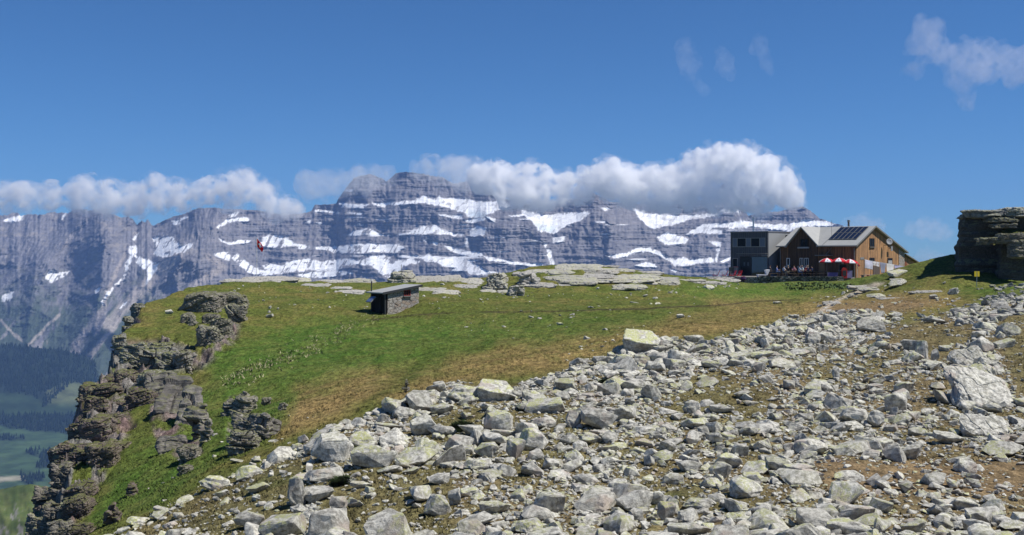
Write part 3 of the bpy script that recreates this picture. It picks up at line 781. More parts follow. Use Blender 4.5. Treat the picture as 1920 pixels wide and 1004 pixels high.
# ------------------------------------------------------------------ rock
def rock_mat(name, base, dark, warm=None, lichen=0.35, strata=False, tone=.35, turf=0.0):
    m = N(name, 0.9, 0.15)
    p = m.pos()
    big = m.noise(p, 1.7, 4, .6); mid = m.noise(p, 7.0, 5, .65); fine = m.noise(p, 38.0, 3, .7)
    c = m.mix(m.ramp(mid, .40, .62), base, dark)
    if warm: c = m.mix(m.ramp(m.noise(m.vadd(p, (31, 7, 3)), 1.1, 3), .56, .68), c, warm)
    h = mid
    if strata:
        q = m.vmul(p, (.7, .7, 7.0))
        st = m.noise(m.obj() if False else q, 1.3, 5, .7, dist=.6)
        c = m.mix(m.ramp(st, .42, .60), c, tuple(x * .62 for x in base))
        h = m.math('ADD', mid, m.math('MULTIPLY', st, 2.0))
    # yellow-green map lichen on the tops
    up = m.sep(m.nrm())[2]
    li = m.math('MULTIPLY', m.ramp(up, .1, .75), m.math('MULTIPLY', m.ramp(big, .43, .58), m.ramp(m.noise(p, 14, 4, .7), .38, .56)))
    oi = m.n('ShaderNodeObjectInfo').outputs['Random']
    rnd = m.math('FRACT', m.math('ADD', m.math('MULTIPLY', oi, 3.17), m.attr('tone', 'Fac')))
    lik = m.math('MULTIPLY', li, m.math('MULTIPLY', m.ramp(rnd, .12, .9), lichen * 2.0))
    lik = m.math('MINIMUM', m.math('ADD', lik, m.math('MULTIPLY', li, m.attr('lichen', 'Fac'))), .85)
    c = m.mix(lik, c, (0.42, 0.43, 0.19))
    k = m.math('ADD', 1 - tone / 2, m.math('MULTIPLY', m.math('FRACT', m.math('MULTIPLY', rnd, 7.3)), tone))
    c = m.mix(1.0, c, m.gray(m.math('MULTIPLY', k, m.ramp(fine, .3, .7, .80, 1.16))), 'MULTIPLY')
    if turf:
        gm = m.math('MULTIPLY', m.ramp(m.math('ADD', up, m.math('MULTIPLY', m.math('SUBTRACT', m.noise(p, 2.6, 4, .7), .5), .9)), .62, .80), turf)
        c = m.mix(gm, c, m.mix(mid, (.075, .095, .026), (.125, .12, .045)))
    m.color(c)
    m.bump(m.math('ADD', h, m.math('MULTIPLY', fine, .35)), .8, .05)
    return m.m
MOSSROCK = rock_mat('turf_capped_schist', (.39, .375, .33), (.20, .19, .17), (.30, .31, .22), .45, True, .35, .9)
GREYROCK = rock_mat('lichened_gneiss', (.56, .545, .48), (.27, .26, .228), (.40, .35, .30), .45)
BEDROCK = rock_mat('bedded_schist', (.41, .405, .375), (.22, .218, .20), (.36, .31, .28), .35, True)
REDROCK = rock_mat('red_brown_schist', (.26, .205, .19), (.10, .083, .078), (.24, .26, .20), .25, True, .35, .95)
DARKROCK = rock_mat('weathered_schist', (.34, .315, .275), (.17, .155, .14), (.24, .20, .18), .3, True, .35, .75)

def hull_rock(seed, npts=16, sub=0, rough=.03, bev=.05, aspect=(1, .75, .6), box=.6):
    """an angular block: hull of scattered points, worn edges, optional fine relief; bounding box -0.5..0.5"""
    r = random.Random(seed)
    bm = bmesh.new()
    for i in range(npts):
        v = Vector((r.gauss(0, 1), r.gauss(0, 1), r.gauss(0, 1))).normalized()
        mx = max(abs(v.x), abs(v.y), abs(v.z))
        v = v * (1 - box) + v / mx * box * .8
        bm.verts.new(Vector((v.x * aspect[0], v.y * aspect[1], v.z * aspect[2])) * r.uniform(.82, 1.05))
    res = bmesh.ops.convex_hull(bm, input=bm.verts)
    bmesh.ops.delete(bm, geom=[g for g in res['geom_interior'] if isinstance(g, bmesh.types.BMVert)], context='VERTS')
    bmesh.ops.dissolve_limit(bm, angle_limit=radians(14), verts=bm.verts, edges=bm.edges)
    if bev: bmesh.ops.bevel(bm, geom=list(bm.edges), offset=bev, segments=1, affect='EDGES', clamp_overlap=True)
    bmesh.ops.triangulate(bm, faces=bm.faces)
    if sub:
        for it in range(sub):
            L = [e for e in bm.edges if e.calc_length() > .16 / (it + 1)]
            bmesh.ops.subdivide_edges(bm, edges=L, cuts=1, use_grid_fill=True)
            bmesh.ops.triangulate(bm, faces=bm.faces)
    v = np.array([x.co[:] for x in bm.verts]); 
    bm.verts.index_update()
    f = np.array([[q.index for q in p.verts] for p in bm.faces])
    bm.normal_update()
    if sub and rough:
        nn = np.array([x.normal[:] for x in bm.verts])
        s3 = seed * 1.37
        tilt = np.array([math.sin(seed) * .5, math.cos(seed * 2.1) * .4, 1.0])
        lay = v @ tilt
        d = (vn3(v[:, 0] * 3 + s3, v[:, 1] * 3, v[:, 2] * 3, seed) - .5) * 1.6 + (vn3(v[:, 0] * 8, v[:, 1] * 8 + s3, v[:, 2] * 8, seed + 1) - .5) * 1.0
        d = d + (vn2(lay * 9 + s3, lay * 0, seed + 3) - .5) * 1.8 * (np.abs(nn[:, 2]) < .75)
        v = v + nn * (d * rough)[:, None]
    bm.free()
    lo, hi = v.min(0), v.max(0)
    v = (v - (lo + hi) / 2) / (hi - lo)
    return v, f

_IV5 = None
def crag(name, seed, W_, D_, H_, layers, dip=0.0, strike=0.0, power=3.6, amp=.55, sub=5):
    """one body of bedded, jointed rock: a rounded block cut into beds and joints"""
    global _IV5
    if _IV5 is None: _IV5 = {6: ico(7), 5: ico(6), 4: ico(5)}
    v, f = _IV5[sub]
    n = v.copy()
    q = v / ((np.abs(v) ** power).sum(1) ** (1 / power))[:, None]
    low = vn3(q[:, 0] * 1.6 + seed, q[:, 1] * 1.6, q[:, 2] * 1.6, seed) - .5
    q = q * (1 + .45 * low)[:, None]
    P = q * np.array([W_ / 2, D_ / 2, H_ / 2])
    M = np.array(Matrix.Rotation(strike, 3, 'Z') @ Matrix.Rotation(dip, 3, 'Y'))
    L = P @ M                                   # coordinates in the bedding frame
    th = H_ / layers
    w = (vn3(P[:, 0] / th / 2.5, P[:, 1] / th / 2.5 + seed, P[:, 2] / th / 2.5, seed + 1) - .5)
    lz_ = L[:, 2] / th + w * .9
    lz_ = lz_ + 1.5 * (vn2(lz_ * .55 + seed, lz_ * 0, seed + 3) - .5)
    i = np.floor(lz_); fr = lz_ - i
    jw = th * 2.6
    hz0 = _h(i, i * 0 + 3, i * 0, seed)
    ax1 = L[:, 0] / jw + hz0 * 7 + w * .7; ax2 = L[:, 1] / jw + hz0 * 5 + w * .7
    c1 = np.floor(ax1); c2 = np.floor(ax2); f1 = ax1 - c1; f2 = ax2 - c2
    hb = _h(i, c1, c2, seed + 5)
    notch = lambda t, e: 1 - sstep(0, e, t) * sstep(0, e, 1 - t)
    d = (hz0 - .5) * 1.0 + (hb - .5) * .9 - notch(fr, .10) * .45 - np.maximum(notch(f1, .07), notch(f2, .07)) * .4
    fine = (vn3(P[:, 0] / th * 1.7, P[:, 1] / th * 1.7, P[:, 2] / th * 4 + seed, seed + 9) - .5) * .5 + (vn3(P[:, 0] / th * 4, P[:, 1] / th * 4, P[:, 2] / th * 9, seed + 11) - .5) * .25
    lat = np.stack([v[:, 0], v[:, 1], v[:, 2] * .35], -1)
    P = P + lat * ((d + fine) * th * amp * 1.3)[:, None]
    P[:, 2] += (v[:, 2] > .3) * ((hb - .5) * .5 + fine * .4) * th * .6
    return np_mesh(name, P, f, False)

ASPECTS = [(1, .8, .5), (1, .7, .65), (1, .9, .4), (1, .5, .4), (1, .75, .75), (1, .85, .28)]
HI = [hull_rock(100 + i, 13 + i % 7, 2, .030, .035, ASPECTS[i % 6], .35 + .4 * ((i * 7) % 5) / 4) for i in range(26)]
LO = [hull_rock(300 + i, 11 + i % 6, 1, .045, .05, ASPECTS[i % 6], .3 + .4 * ((i * 3) % 4) / 3) for i in range(24)]
TINY = [hull_rock(500 + i, 9, 0, 0, 0, ASPECTS[i % 6], .4) for i in range(12)]
_bl = [(-.5,-.3,.25),(-.38,.5,.5),(.3,.5,.44),(.5,.1,.12),(.38,-.38,.0),(-.1,-.5,.1),(-.46,-.1,-.5),(-.3,.4,-.5),(.4,.4,-.5),(.3,.0,-.5),(-.5,.1,.3)]
def block_rock():
    bm = bmesh.new(); [bm.verts.new(p) for p in _bl]
    bmesh.ops.convex_hull(bm, input=bm.verts); bmesh.ops.dissolve_limit(bm, angle_limit=radians(12), verts=bm.verts, edges=bm.edges)
    bmesh.ops.bevel(bm, geom=list(bm.edges), offset=.025, segments=1, affect='EDGES', clamp_overlap=True); bmesh.ops.triangulate(bm, faces=bm.faces)
    for it in range(3):
        bmesh.ops.subdivide_edges(bm, edges=[e for e in bm.edges if e.calc_length() > .14 / (it + 1)], cuts=1); bmesh.ops.triangulate(bm, faces=bm.faces)
    bm.normal_update(); bm.verts.index_update()
    v = np.array([x.co[:] for x in bm.verts]); n_ = np.array([x.normal[:] for x in bm.verts]); f = np.array([[q.index for q in p.verts] for p in bm.faces]); bm.free()
    d = (vn3(v[:, 0] * 5, v[:, 1] * 5, v[:, 2] * 9, 5) - .5) * .05 + (vn3(v[:, 0] * 14, v[:, 1] * 14, v[:, 2] * 22, 6) - .5) * .03
    return v + n_ * d[:, None], f
HI.append(block_rock())
HI_ME = [np_mesh('boulder', v, f, False) for v, f in HI]
for x in HI_ME: x.materials.append(GREYROCK)
MD_ME = []
for i in range(16):
    v, f = hull_rock(700 + i, 12 + i % 5, 1, .03, .05, ASPECTS[i % 6], .3 + .4 * ((i * 3) % 4) / 3)
    x = np_mesh('boulder', v, f, False); x.materials.append(GREYROCK); MD_ME.append(x)

# --- named boulders traced from the photograph: crop column/row, width, height, form, tilt, lichen, label
C2 = ((480, 640), 2.758); C3 = ((960, 640), 2.758); C4 = ((1440, 640), 2.758); C5 = ((1100, 520), 3.8625); C6 = ((1500, 500), 3.586); CL = ((120, 700), 3.302); CR = ((760, 460), 3.31); CT = ((200, 520), 5.02)
NAMED = [
 # lower left and the edge of the scree
 (C2,(140,950),215,130,2,0,.9,'big flat-topped boulder yellow with lichen at the bottom edge of the scree'),
 (C2,(395,560),200,190,1,-25,.2,'very large smooth pale boulder, one of two side by side above the dark cleft'),
 (C2,(545,520),130,110,8,10,.3,'pale boulder leaning against the back of the very large smooth one'),
 (C2,(605,605),225,160,14,-12,.2,'large pale boulder with a rounded top right of the very large smooth one'),
 (C2,(825,600),215,110,9,8,.1,'grey rugged boulder with a dark underside between two pale heaps'),
 (C2,(345,705),210,100,3,5,.1,'dark layered block forming the roof of the dark cleft'),
 (C2,(310,800),180,85,15,4,0,'tan block wedged under the dark layered roof block'),
 (C2,(205,790),90,190,4,-20,.3,'tall narrow slab standing left of the dark cleft'),
 (C2,(425,835),85,90,7,0,.1,'cracked pale block at the right foot of the dark cleft'),
 (C2,(230,870),75,40,12,0,0,'small blue-grey block lying in front of the dark cleft'),
 (C2,(1075,280),170,110,13,0,.6,'boulder with a yellowish cap beside a steep dark face on the scree rim'),
 (C2,(1240,270),180,120,26,0,1.0,'broad yellow-green lichened boulder on the rim of the scree'),
 (C2,(1255,390),150,125,1,0,.3,'domed pale boulder below the broad lichened one'),
 (C2,(860,420),130,125,16,-8,.1,'upright ribbed grey boulder above a heather patch'),
 (C2,(960,345),120,75,5,10,.1,'wedge-shaped grey boulder between rim boulders'),
 (C2,(760,370),120,70,11,-6,.2,'angular grey boulder leaning on a lichened round one'),
 (C2,(790,320),95,60,0,0,.6,'round lichened boulder on the grassy rim'),
 (C2,(655,405),60,65,18,0,.1,'small white block standing on the rim of the scree'),
 (C2,(885,285),95,50,3,0,.5,'low greenish slab on the upper rim above the heather patch'),
 (C2,(690,440),150,40,5,-8,.5,'thin flat slab with a dark shadow beneath it on the rim'),
 (C2,(325,505),95,70,9,-15,.2,'grey split boulder at the left end of the rim'),
 (C2,(205,550),75,50,6,-10,.3,'pale boulder sitting in the meadow edge left of the split one'),
 (C2,(1070,550),125,65,2,10,.1,'flat pale block among the heap below the heather patch'),
 (C2,(1195,555),130,90,4,0,.7,'boulder with a lichened sloping face and dark side'),
 (C2,(1150,645),150,75,3,0,.4,'broad low pale slab under the lichened sloping boulder'),
 (C2,(1290,680),110,90,11,-20,.2,'leaning slab at the right of the broad low slab'),
 (C2,(940,830),135,125,10,0,.1,'blocky grey boulder alone on the grass near the bottom'),
 (C2,(1030,800),75,100,16,0,.1,'rough narrow boulder touching the blocky grey one'),
 (C2,(665,935),100,85,19,0,.1,'cracked boulder on grass near the bottom edge'),
 (C2,(1235,850),160,85,5,0,.1,'pale humped boulder on brown soil near the bottom'),
 (C2,(850,985),140,70,21,0,.1,'flat grey boulder cut by the bottom edge of the picture'),
 (C2,(690,665),130,50,6,-8,.4,'greenish slab below the large rounded boulder'),
 (C2,(545,745),110,50,5,-5,.3,'flat pale slab right of the dark cleft'),
 (C2,(800,665),90,45,0,-8,.2,'small flat slab beneath the grey rugged boulder'),
 # middle
 (C3,(175,325),205,95,2,0,.5,'wide flat-topped boulder with a greenish top in the upper scree'),
 (C3,(445,390),175,130,14,-5,.1,'large white rounded boulder in the middle of the scree'),
 (C3,(587,378),120,85,12,0,.1,'clean white block right of the large white rounded boulder'),
 (C3,(105,510),145,130,10,-25,.8,'boulder with a broad yellow-green sloping face'),
 (C3,(20,560),100,110,15,0,.3,'pale boulder left of the yellow-green sloping face'),
 (C3,(315,395),85,100,11,0,.1,'angular grey boulder left of the large white one'),
 (C3,(170,405),120,70,3,5,.1,'grey slab under the wide flat-topped boulder'),
 (C3,(280,215),120,90,16,20,.1,'ribbed grey slab heap at the upper rim of the scree'),
 (C3,(1015,205),110,70,9,0,.3,'boulder with a dark left face in the grassy gap'),
 (C3,(930,350),90,95,13,15,.4,'triangular boulder with a lichened right side'),
 (C3,(1085,355),125,65,5,-10,.1,'long ragged boulder right of the triangular one'),
 (C3,(1190,270),85,50,0,0,.1,'white boulder alone on brown ground'),
 (C3,(920,640),130,80,19,10,.1,'large grey wedge in the dense part of the scree'),
 (C3,(1075,650),115,95,4,20,.1,'pale leaning slab right of the grey wedge'),
 (C3,(1120,610),130,90,20,-10,.1,'dark-sided boulder behind the pale leaning slab'),
 (C3,(835,700),110,70,1,0,.3,'pointed pale boulder low in the dense scree'),
 (C3,(190,840),165,140,18,0,.5,'huge pyramid-like boulder near the bottom edge'),
 (C3,(440,755),125,70,8,-5,.2,'flat greenish slab with a dark underside'),
 (C3,(1060,830),95,85,7,0,.1,'round grey boulder near the bottom of the scree'),
 (C3,(1150,855),130,75,14,5,.1,'smooth humped boulder right of the round grey one'),
 (C3,(800,870),100,110,15,0,.3,'tall greyish green boulder near the bottom'),
 (C3,(750,810),85,80,6,0,0,'bluish white block touching the tall greyish green boulder'),
 (C3,(90,960),145,85,3,0,.2,'wide pale boulder at the bottom edge'),
 (C3,(215,955),100,80,22,0,.1,'white cracked boulder at the bottom edge beside the wide pale one'),
 (C3,(920,965),220,90,5,0,.1,'long rough slab along the bottom edge'),
 (C3,(410,975),160,80,2,0,.3,'flat grey boulder at the bottom edge, left of the long rough slab'),
 (C3,(500,560),105,60,0,0,.2,'oval boulder with a rounded top in the dense scree'),
 (C3,(620,655),80,60,17,0,.2,'small tilted block in the dense scree'),
 (C3,(1265,650),160,95,9,8,.2,'rough broad boulder with a deep shadow line'),
 (C3,(1180,565),90,80,18,0,.1,'smooth pale boulder left of the rough broad one'),
 (C3,(1230,945),130,75,12,0,.1,'flat whitish boulder at the bottom right of the dense scree'),
 (C3,(640,875),80,80,1,0,0,'white rounded stone near the bottom'),
 (C3,(690,530),100,60,20,0,.1,'grey broken block under the dark slab'),
 (C3,(700,465),150,55,3,0,.1,'dark grey flat slab above the grey broken block'),
 # upper middle (crop 5)
 (C5,(405,480),270,165,26,0,1.3,'great block with a flat yellow lichened top and dark front face at the meadow edge'),
 (C5,(540,520),110,60,5,0,.2,'dark boulder touching the right foot of the great yellow-topped block'),
 (C5,(255,600),190,130,6,0,.2,'white rectangular block below the great yellow-topped block'),
 (C5,(395,585),130,90,13,0,.4,'greenish pointed boulder between white block and yellow-topped block'),
 (C5,(225,650),190,60,3,-5,.1,'long grey slab under the white rectangular block'),
 (C5,(115,615),90,60,8,15,.3,'small dark boulder with a lichened crest left of the white block'),
 (C5,(628,455),75,55,4,-15,.5,'lone pale boulder in grass right of the yellow-topped block'),
 (C5,(678,275),55,38,16,10,.1,'lone grey stone in the meadow below the rock slabs'),
 (C5,(885,75),85,50,11,0,.1,'pale pointed rock on the lush green lawn below the terrace'),
 (C5,(1385,187),65,30,5,0,.1,'flat white stone at the edge of the lush lawn'),
 (C5,(425,135),38,26,0,0,.1,'small white stone in the meadow, first of three in a row'),
 (C5,(498,152),38,20,3,0,.1,'small white stone in the meadow, second of three in a row'),
 (C5,(605,118),40,30,6,15,.1,'small white stone in the meadow, third of three in a row'),
 (C5,(350,185),70,22,5,-20,.1,'thin sliver of pale rock lying in the meadow'),
 (C5,(517,193),42,30,8,0,.1,'small triangular pale stone in the meadow'),
 (C5,(875,755),155,95,9,5,.4,'dark-based boulder with a pale domed crown'),
 (C5,(640,690),105,55,18,0,0,'white stone with an orange stained end'),
 (C5,(575,740),125,45,3,5,.2,'flat dark slab beside the orange stained stone'),
 (C5,(905,635),140,75,14,-5,.1,'pale broad boulder in the upper scree'),
 (C5,(830,505),120,80,16,-10,.1,'rounded grey boulder on the upper rim of the scree'),
 (C5,(1010,460),100,45,5,5,.1,'flat white boulder on the crest of the upper scree'),
 (C5,(1110,565),160,85,2,-5,.1,'wide pale slab in the upper scree'),
 (C5,(1270,570),180,70,15,5,.1,'long pale bedded boulder right of the wide pale slab'),
 (C5,(1415,630),200,95,8,5,.3,'large boulder with greenish top overhanging a dark hollow'),
 (C5,(1240,655),100,90,4,15,.1,'white tilted block left of the overhanging boulder'),
 (C5,(1075,625),110,80,20,0,.1,'rounded boulder with a grassy foot'),
 (C5,(1460,465),85,110,13,0,.2,'tall rounded boulder on the upper right of the scree'),
 (C5,(1555,340),150,80,5,-5,.2,'large pale boulder where the stony path ends'),
 (C5,(1415,370),115,50,3,-5,.1,'low white boulder left of the path end'),
 (C5,(1550,385),110,80,21,0,.1,'blocky boulder under the large one at the path end'),
 (C5,(1640,445),110,110,11,0,.1,'triangular white boulder in the upper right scree'),
 (C5,(1740,430),130,100,14,10,.1,'big white irregular boulder right of the triangular one'),
 (C5,(1540,540),150,70,9,0,.2,'long greyish boulder with a bumpy back'),
 (C5,(1130,845),120,65,0,0,.1,'pale humpbacked stone alone on brown earth'),
 (C5,(1215,755),65,45,17,20,.5,'tilted greenish stone on brown earth'),
 (C5,(1585,890),80,50,22,10,.1,'dark edged stone on brown earth'),
 # right (crop 6)
 (C6,(480,395),180,130,8,-10,.1,'dark rough peaked outcrop boulder on the right scree rim'),
 (C6,(545,525),140,80,6,0,.3,'flat-topped pale block right of the peaked boulder'),
 (C6,(820,570),85,150,4,-12,.1,'tall pointed slab standing upright in the grass'),
 (C6,(908,605),50,110,16,5,0,'narrow white slab leaning against the tall pointed one'),
 (C6,(930,370),130,55,5,-20,.1,'slanting pale slab at the brown path edge'),
 (C6,(1205,467),105,75,12,0,.1,'squarish white boulder alone in the grass below the dark cliff'),
 (C6,(1150,630),215,130,9,-18,.2,'upper part of the giant cracked boulder at right'),
 (C6,(1225,830),400,270,3,18,.6,'giant lichen-streaked slab tapering downhill at the right edge'),
 (C6,(1160,730),250,120,14,-5,.3,'thick middle slab bridging the two giant ones at the right'),
 (C6,(1410,430),150,110,11,-20,.1,'large grey boulder near the right edge under the rocky bank'),
 (C6,(1380,520),130,80,2,-15,.1,'flat slab under the large grey boulder near the right edge'),
 (C6,(1345,335),130,70,15,0,.1,'bedded boulder at the foot of the rocky bank'),
 (C6,(1460,300),120,55,5,-5,.1,'white slab at the right edge of the rocky bank'),
 (C6,(1320,615),80,60,20,10,.3,'small lichened boulder right of the giant cracked one'),
 (C6,(1370,790),75,70,7,0,.3,'round boulder right of the giant tapering slab'),
 (C6,(1350,700),90,60,10,15,.1,'grey block between round boulder and giant cracked boulder'),
 (C6,(1295,405),70,60,13,0,.1,'dark cleft boulder left of the large grey one'),
 (C6,(515,200),125,45,3,0,.1,'flat grey rock slab beside the path below the laundry'),
 (C6,(660,110),115,70,9,5,.1,'dark based rock at the foot of the grassy mound'),
 (C6,(660,85),100,35,5,5,.1,'flat cap rock over the dark based one at the mound'),
 (C6,(655,35),120,60,2,-10,.2,'grey rock against the mound right below the laundry'),
 (C6,(898,205),50,42,16,0,0,'purple-grey stone on the brown slope'),
 (C6,(1030,170),75,50,4,-35,.3,'slanting slab below the shadow of the dark cliff'),
 (C6,(1040,290),60,30,3,0,.1,'flat dark stone on the brown slope'),
 (C6,(970,98),25,20,0,0,.1,'little white stone on the grassy mound'),
 (C6,(340,200),50,40,6,0,0,'white stone where the path meets the lawn'),
 (C6,(297,182),32,32,10,0,0,'white pointed stone beside the path'),
 (C6,(700,800),135,100,18,-12,.1,'round-shouldered boulder in the right scree'),
 (C6,(510,825),110,65,4,25,.1,'boulder like a tilted shell in the right scree'),
 (C6,(400,790),80,70,13,0,.2,'smooth boulder left of the tilted shell'),
 (C6,(240,700),50,100,1,5,.1,'upright rectangular stone on bare earth'),
 (C6,(650,920),170,150,12,0,.1,'large square block with a flat pale face in the right scree'),
 (C6,(110,860),130,60,9,5,.2,'boulder with a ribbed front on bare earth'),
 (C6,(400,690),75,50,20,0,.1,'pale pointed stone below the flat-topped block'),
 (C6,(630,650),120,50,3,10,.1,'curved slab above the right scree'),
 # lower right (crop 4)
 (C4,(560,395),85,105,13,0,.1,'egg-shaped boulder left of the large square block'),
 (C4,(755,570),110,105,0,0,.1,'round white boulder at the edge of the bare strip'),
 (C4,(1000,600),125,55,6,0,.1,'flat white block right of the round white boulder'),
 (C4,(1220,550),210,85,9,0,.2,'wide dark boulder at the right edge of the scree'),
 (C4,(1130,445),220,90,2,5,.3,'wide bedded boulder under the giant tapering slab'),
 (C4,(940,490),150,80,5,-15,.1,'sloping grey slab left of the wide bedded boulder'),
 (C4,(430,430),135,60,3,0,.1,'long flat boulder above the bare strip'),
 (C4,(595,510),105,60,15,0,.1,'pale humped boulder above the bare strip'),
 (C4,(60,640),140,100,14,0,.1,'large pale boulder at the left end of the bare strip'),
 (C4,(170,665),160,80,5,0,.1,'second large flat boulder at the left end of the bare strip'),
 (C4,(425,705),155,75,8,0,.1,'grey knobbly boulder on the bare strip'),
 (C4,(235,810),110,75,11,0,.1,'bluish grey boulder below the left end of the bare strip'),
 (C4,(455,900),200,120,18,0,.5,'big green-grey boulder behind the lichened dome at the bottom'),
 (C4,(440,975),240,110,14,0,.9,'lichened pale dome at the bottom edge'),
 (C4,(755,970),120,110,0,0,.3,'rounded boulder at the bottom edge right of the lichened dome'),
 (C4,(1020,845),130,85,20,0,.2,'dark boulder with a hollow under it near the bottom right'),
 (C4,(1130,895),190,85,2,0,.5,'broad lichened boulder near the bottom right'),
 (C4,(1110,920),100,70,12,0,.3,'block in front of the broad lichened boulder'),
 (C4,(1020,945),140,60,3,10,.2,'low flat boulder near the bottom right'),
 (C4,(1270,950),130,60,9,0,.4,'dark boulder in the bottom right corner'),
 (C4,(1040,985),110,50,5,0,.6,'lichened flat boulder cut by the bottom edge at right'),
 (C4,(720,740),80,45,5,0,.1,'small pale boulder in the middle of the bare strip'),
 (C4,(515,825),80,45,6,0,.1,'white block at the lower side of the bare strip'),
 (C4,(170,900),140,80,13,0,.1,'pale boulder below the bluish grey one'),
 (C4,(750,590),40,30,4,0,.1,'small shadowed stone at the foot of the round white boulder'),
 # meadow at left
 (CL,(930,690),185,115,13,-15,.3,'large pale boulder in the grass at the left end of the stone line'),
 (CL,(1145,620),170,100,10,-12,.7,'yellowish angular boulder above the left end of the stone line'),
 (CL,(975,750),85,65,0,0,.8,'small yellow lichened boulder under the large pale one'),
 (CL,(1150,910),180,120,14,-20,.2,'rounded boulder near the bottom left of the scree'),
 (CL,(460,925),150,60,3,-22,.5,'low greenish slab, lowest of the slanting stone line'),
 (CL,(620,850),130,45,5,-22,.2,'long thin slab in the middle of the slanting stone line'),
 (CL,(750,790),110,60,8,-15,.3,'rough slab near the top of the slanting stone line'),
 (CL,(1100,550),140,30,5,-20,.4,'thin lichened slab flush with the grass above the stone line'),
 (CL,(370,970),90,40,2,-20,.2,'pale stone at the lower end of the slanting stone line'),
 (CL,(775,985),110,50,9,-15,.2,'rough boulder cut by the bottom edge left of the yellow one'),
 (CT,(585,330),75,55,16,0,.2,'grey stone on the grassy brow above the cliff'),
 (CT,(590,605),150,70,6,12,.1,'smooth reddish block perched on the cliff ledge'),
 (CT,(1535,285),32,38,0,0,.2,'top stone of the little cairn in the meadow'),
 (CT,(1530,330),30,36,10,0,.1,'middle stone of the little cairn in the meadow'),
 (CT,(1535,360),62,40,2,0,.1,'base stone of the little cairn in the meadow'),
 (CT,(1610,297),24,26,0,0,.1,'tiny white stone just right of the cairn'),
 (CR,(960,490),45,25,5,-8,.2,'small pale stone alone in the middle of the meadow'),
 (C3,(285,145),30,22,0,0,.1,'little pale stone at the dry grass edge above the scree'),
]
OCC = []      # x, y, radius of what is already placed
def ground_at(px, py):
    return hit([px], [py])[0]

n_named = 0
for (org, s), (u, v), w_, h_, form, tilt, lich, lab in NAMED:
    px = org[0] + u / s; py = org[1] + v / s; pw = w_ / s; ph = h_ / s
    g = ground_at(px, py + ph * .34)
    Y = g[1]; Wd = pw / F * Y * 1.04; Hd = ph / F * Y
    me = HI_ME[form % len(HI_ME)]
    if 'giant' in lab:
        o = link('boulder', crag('boulder', 900 + n_named, Wd * 1.02, Hd * 1.5, Wd * .30, 3, .12, .5, 3.4, .30, 6), GREYROCK)
        o.location = (px2w(px, py, Y)[0], Y + .2, (HY - py) / F * Y - .05); o.rotation_euler = (radians(38), radians(tilt * .7), 0)
        tag(o, lab, 'boulder'); OCC.append((o.location.x, o.location.y, Wd * .4)); n_named += 1; continue
    lo = me.copy()
    a = lo.attributes.new('lichen', 'FLOAT', 'POINT'); a.data.foreach_set('value', np.full(len(lo.vertices), lich * 1.1, np.float32))
    rx = np.random.default_rng(n_named).uniform
    D = Wd * rx(.6, .85)
    Hh = max(Hd * 1.02 - D * .12, Hd * .6)
    if form == 26: Hh = Hd * 1.12
    o = link('boulder', lo, None, None)
    zc = (HY - py) / F * Y
    o.location = (px2w(px, py, Y)[0], Y + D * .15, zc)
    if n_named and form != 26 and zc - Hh / 2 > g[2] - .02 and 'cairn' not in lab: o.location.z = g[2] + Hh * .38
    o.scale = (Wd, D, Hh)
    o.rotation_euler = (rx(-.1, .1), radians(tilt) * .5, 0.0 if form == 26 else rx(-.35, .35) + (pi if form % 2 else 0))
    tag(o, lab, 'boulder')
    OCC.append((o.location.x, o.location.y - (.35 * Wd if form == 26 else 0), max(Wd, D) * (.62 if form == 26 else .5)))
    n_named += 1
print('NAMED', n_named)

# --- the scree: stones laid out largest first, none deep inside another
cell = 1.2
gridd = {}
def occ_add(x, y, r):
    gridd.setdefault((int(x // cell), int(y // cell)), []).append((x, y, r))
def occ_free(x, y, r, f):
    cx, cy = int(x // cell), int(y // cell)
    for i in (-2, -1, 0, 1, 2):
        for j in (-2, -1, 0, 1, 2):
            for (a, b, q) in gridd.get((cx + i, cy + j), ()):
                if (a - x) ** 2 + (b - y) ** 2 < ((q + r) * f) ** 2: return False
    return True
for q in OCC: occ_add(*q)
def stone_points(n, rlo, rhi, power, seed, f, ylo=17, yhi=92):
    r = np.random.default_rng(seed)
    t = r.uniform(-.52, .72, n); Y = np.sqrt(r.uniform(ylo ** 2, yhi ** 2, n)); x = t * Y
    z = bil(GZ, x, Y); px, py = proj(x, Y, z)
    d = scree_density(px, py)
    u = r.uniform(0, 1, n)
    rad = (rlo ** -power + u * (rhi ** -power - rlo ** -power)) ** (-1 / power)
    ok = (r.uniform(0, 1, n) < d ** 1.25) & (py > 520)
    idx = np.where(ok)[0]; idx = idx[np.argsort(-rad[idx])]
    out = []
    for i in idx:
        if f == 0:
            out.append((x[i], Y[i], rad[i]))
        elif occ_free(x[i], Y[i], rad[i], f):
            occ_add(x[i], Y[i], rad[i]); out.append((x[i], Y[i], rad[i]))
    return out
S1 = stone_points(26500, .125, .56, 2.1, 41, .64)
S2 = stone_points(96000, .055, .13, 1.6, 42, .60)
S3 = stone_points(130000, .025, .075, 1.4, 43, 0, 17, 66)
print('STONES', len(S1), len(S2), len(S3))
vis = [(s[2] / s[1], s) for s in S1 if abs(s[0] / s[1]) < .47 and s[1] > 22.3]
vis.sort(key=lambda q: -q[0])
NIND = 300 - n_named + 20
single = set(id(s) for _, s in vis[:NIND])
GL = {  # look-alikes share a label and a group
 0: ('pale grey angular boulder in the dense grey scree of the lower middle', 'pale boulders of the lower middle scree'),
 1: ('pale grey angular boulder in the scree of the lower right', 'pale boulders of the lower right scree'),
 2: ('pale grey angular boulder scattered on grass at the lower left of the scree', 'pale boulders of the lower left scree'),
 3: ('small pale boulder in the far upper part of the scree toward the lodge', 'pale boulders of the upper scree'),
}
r = random.Random(5)
rest = []
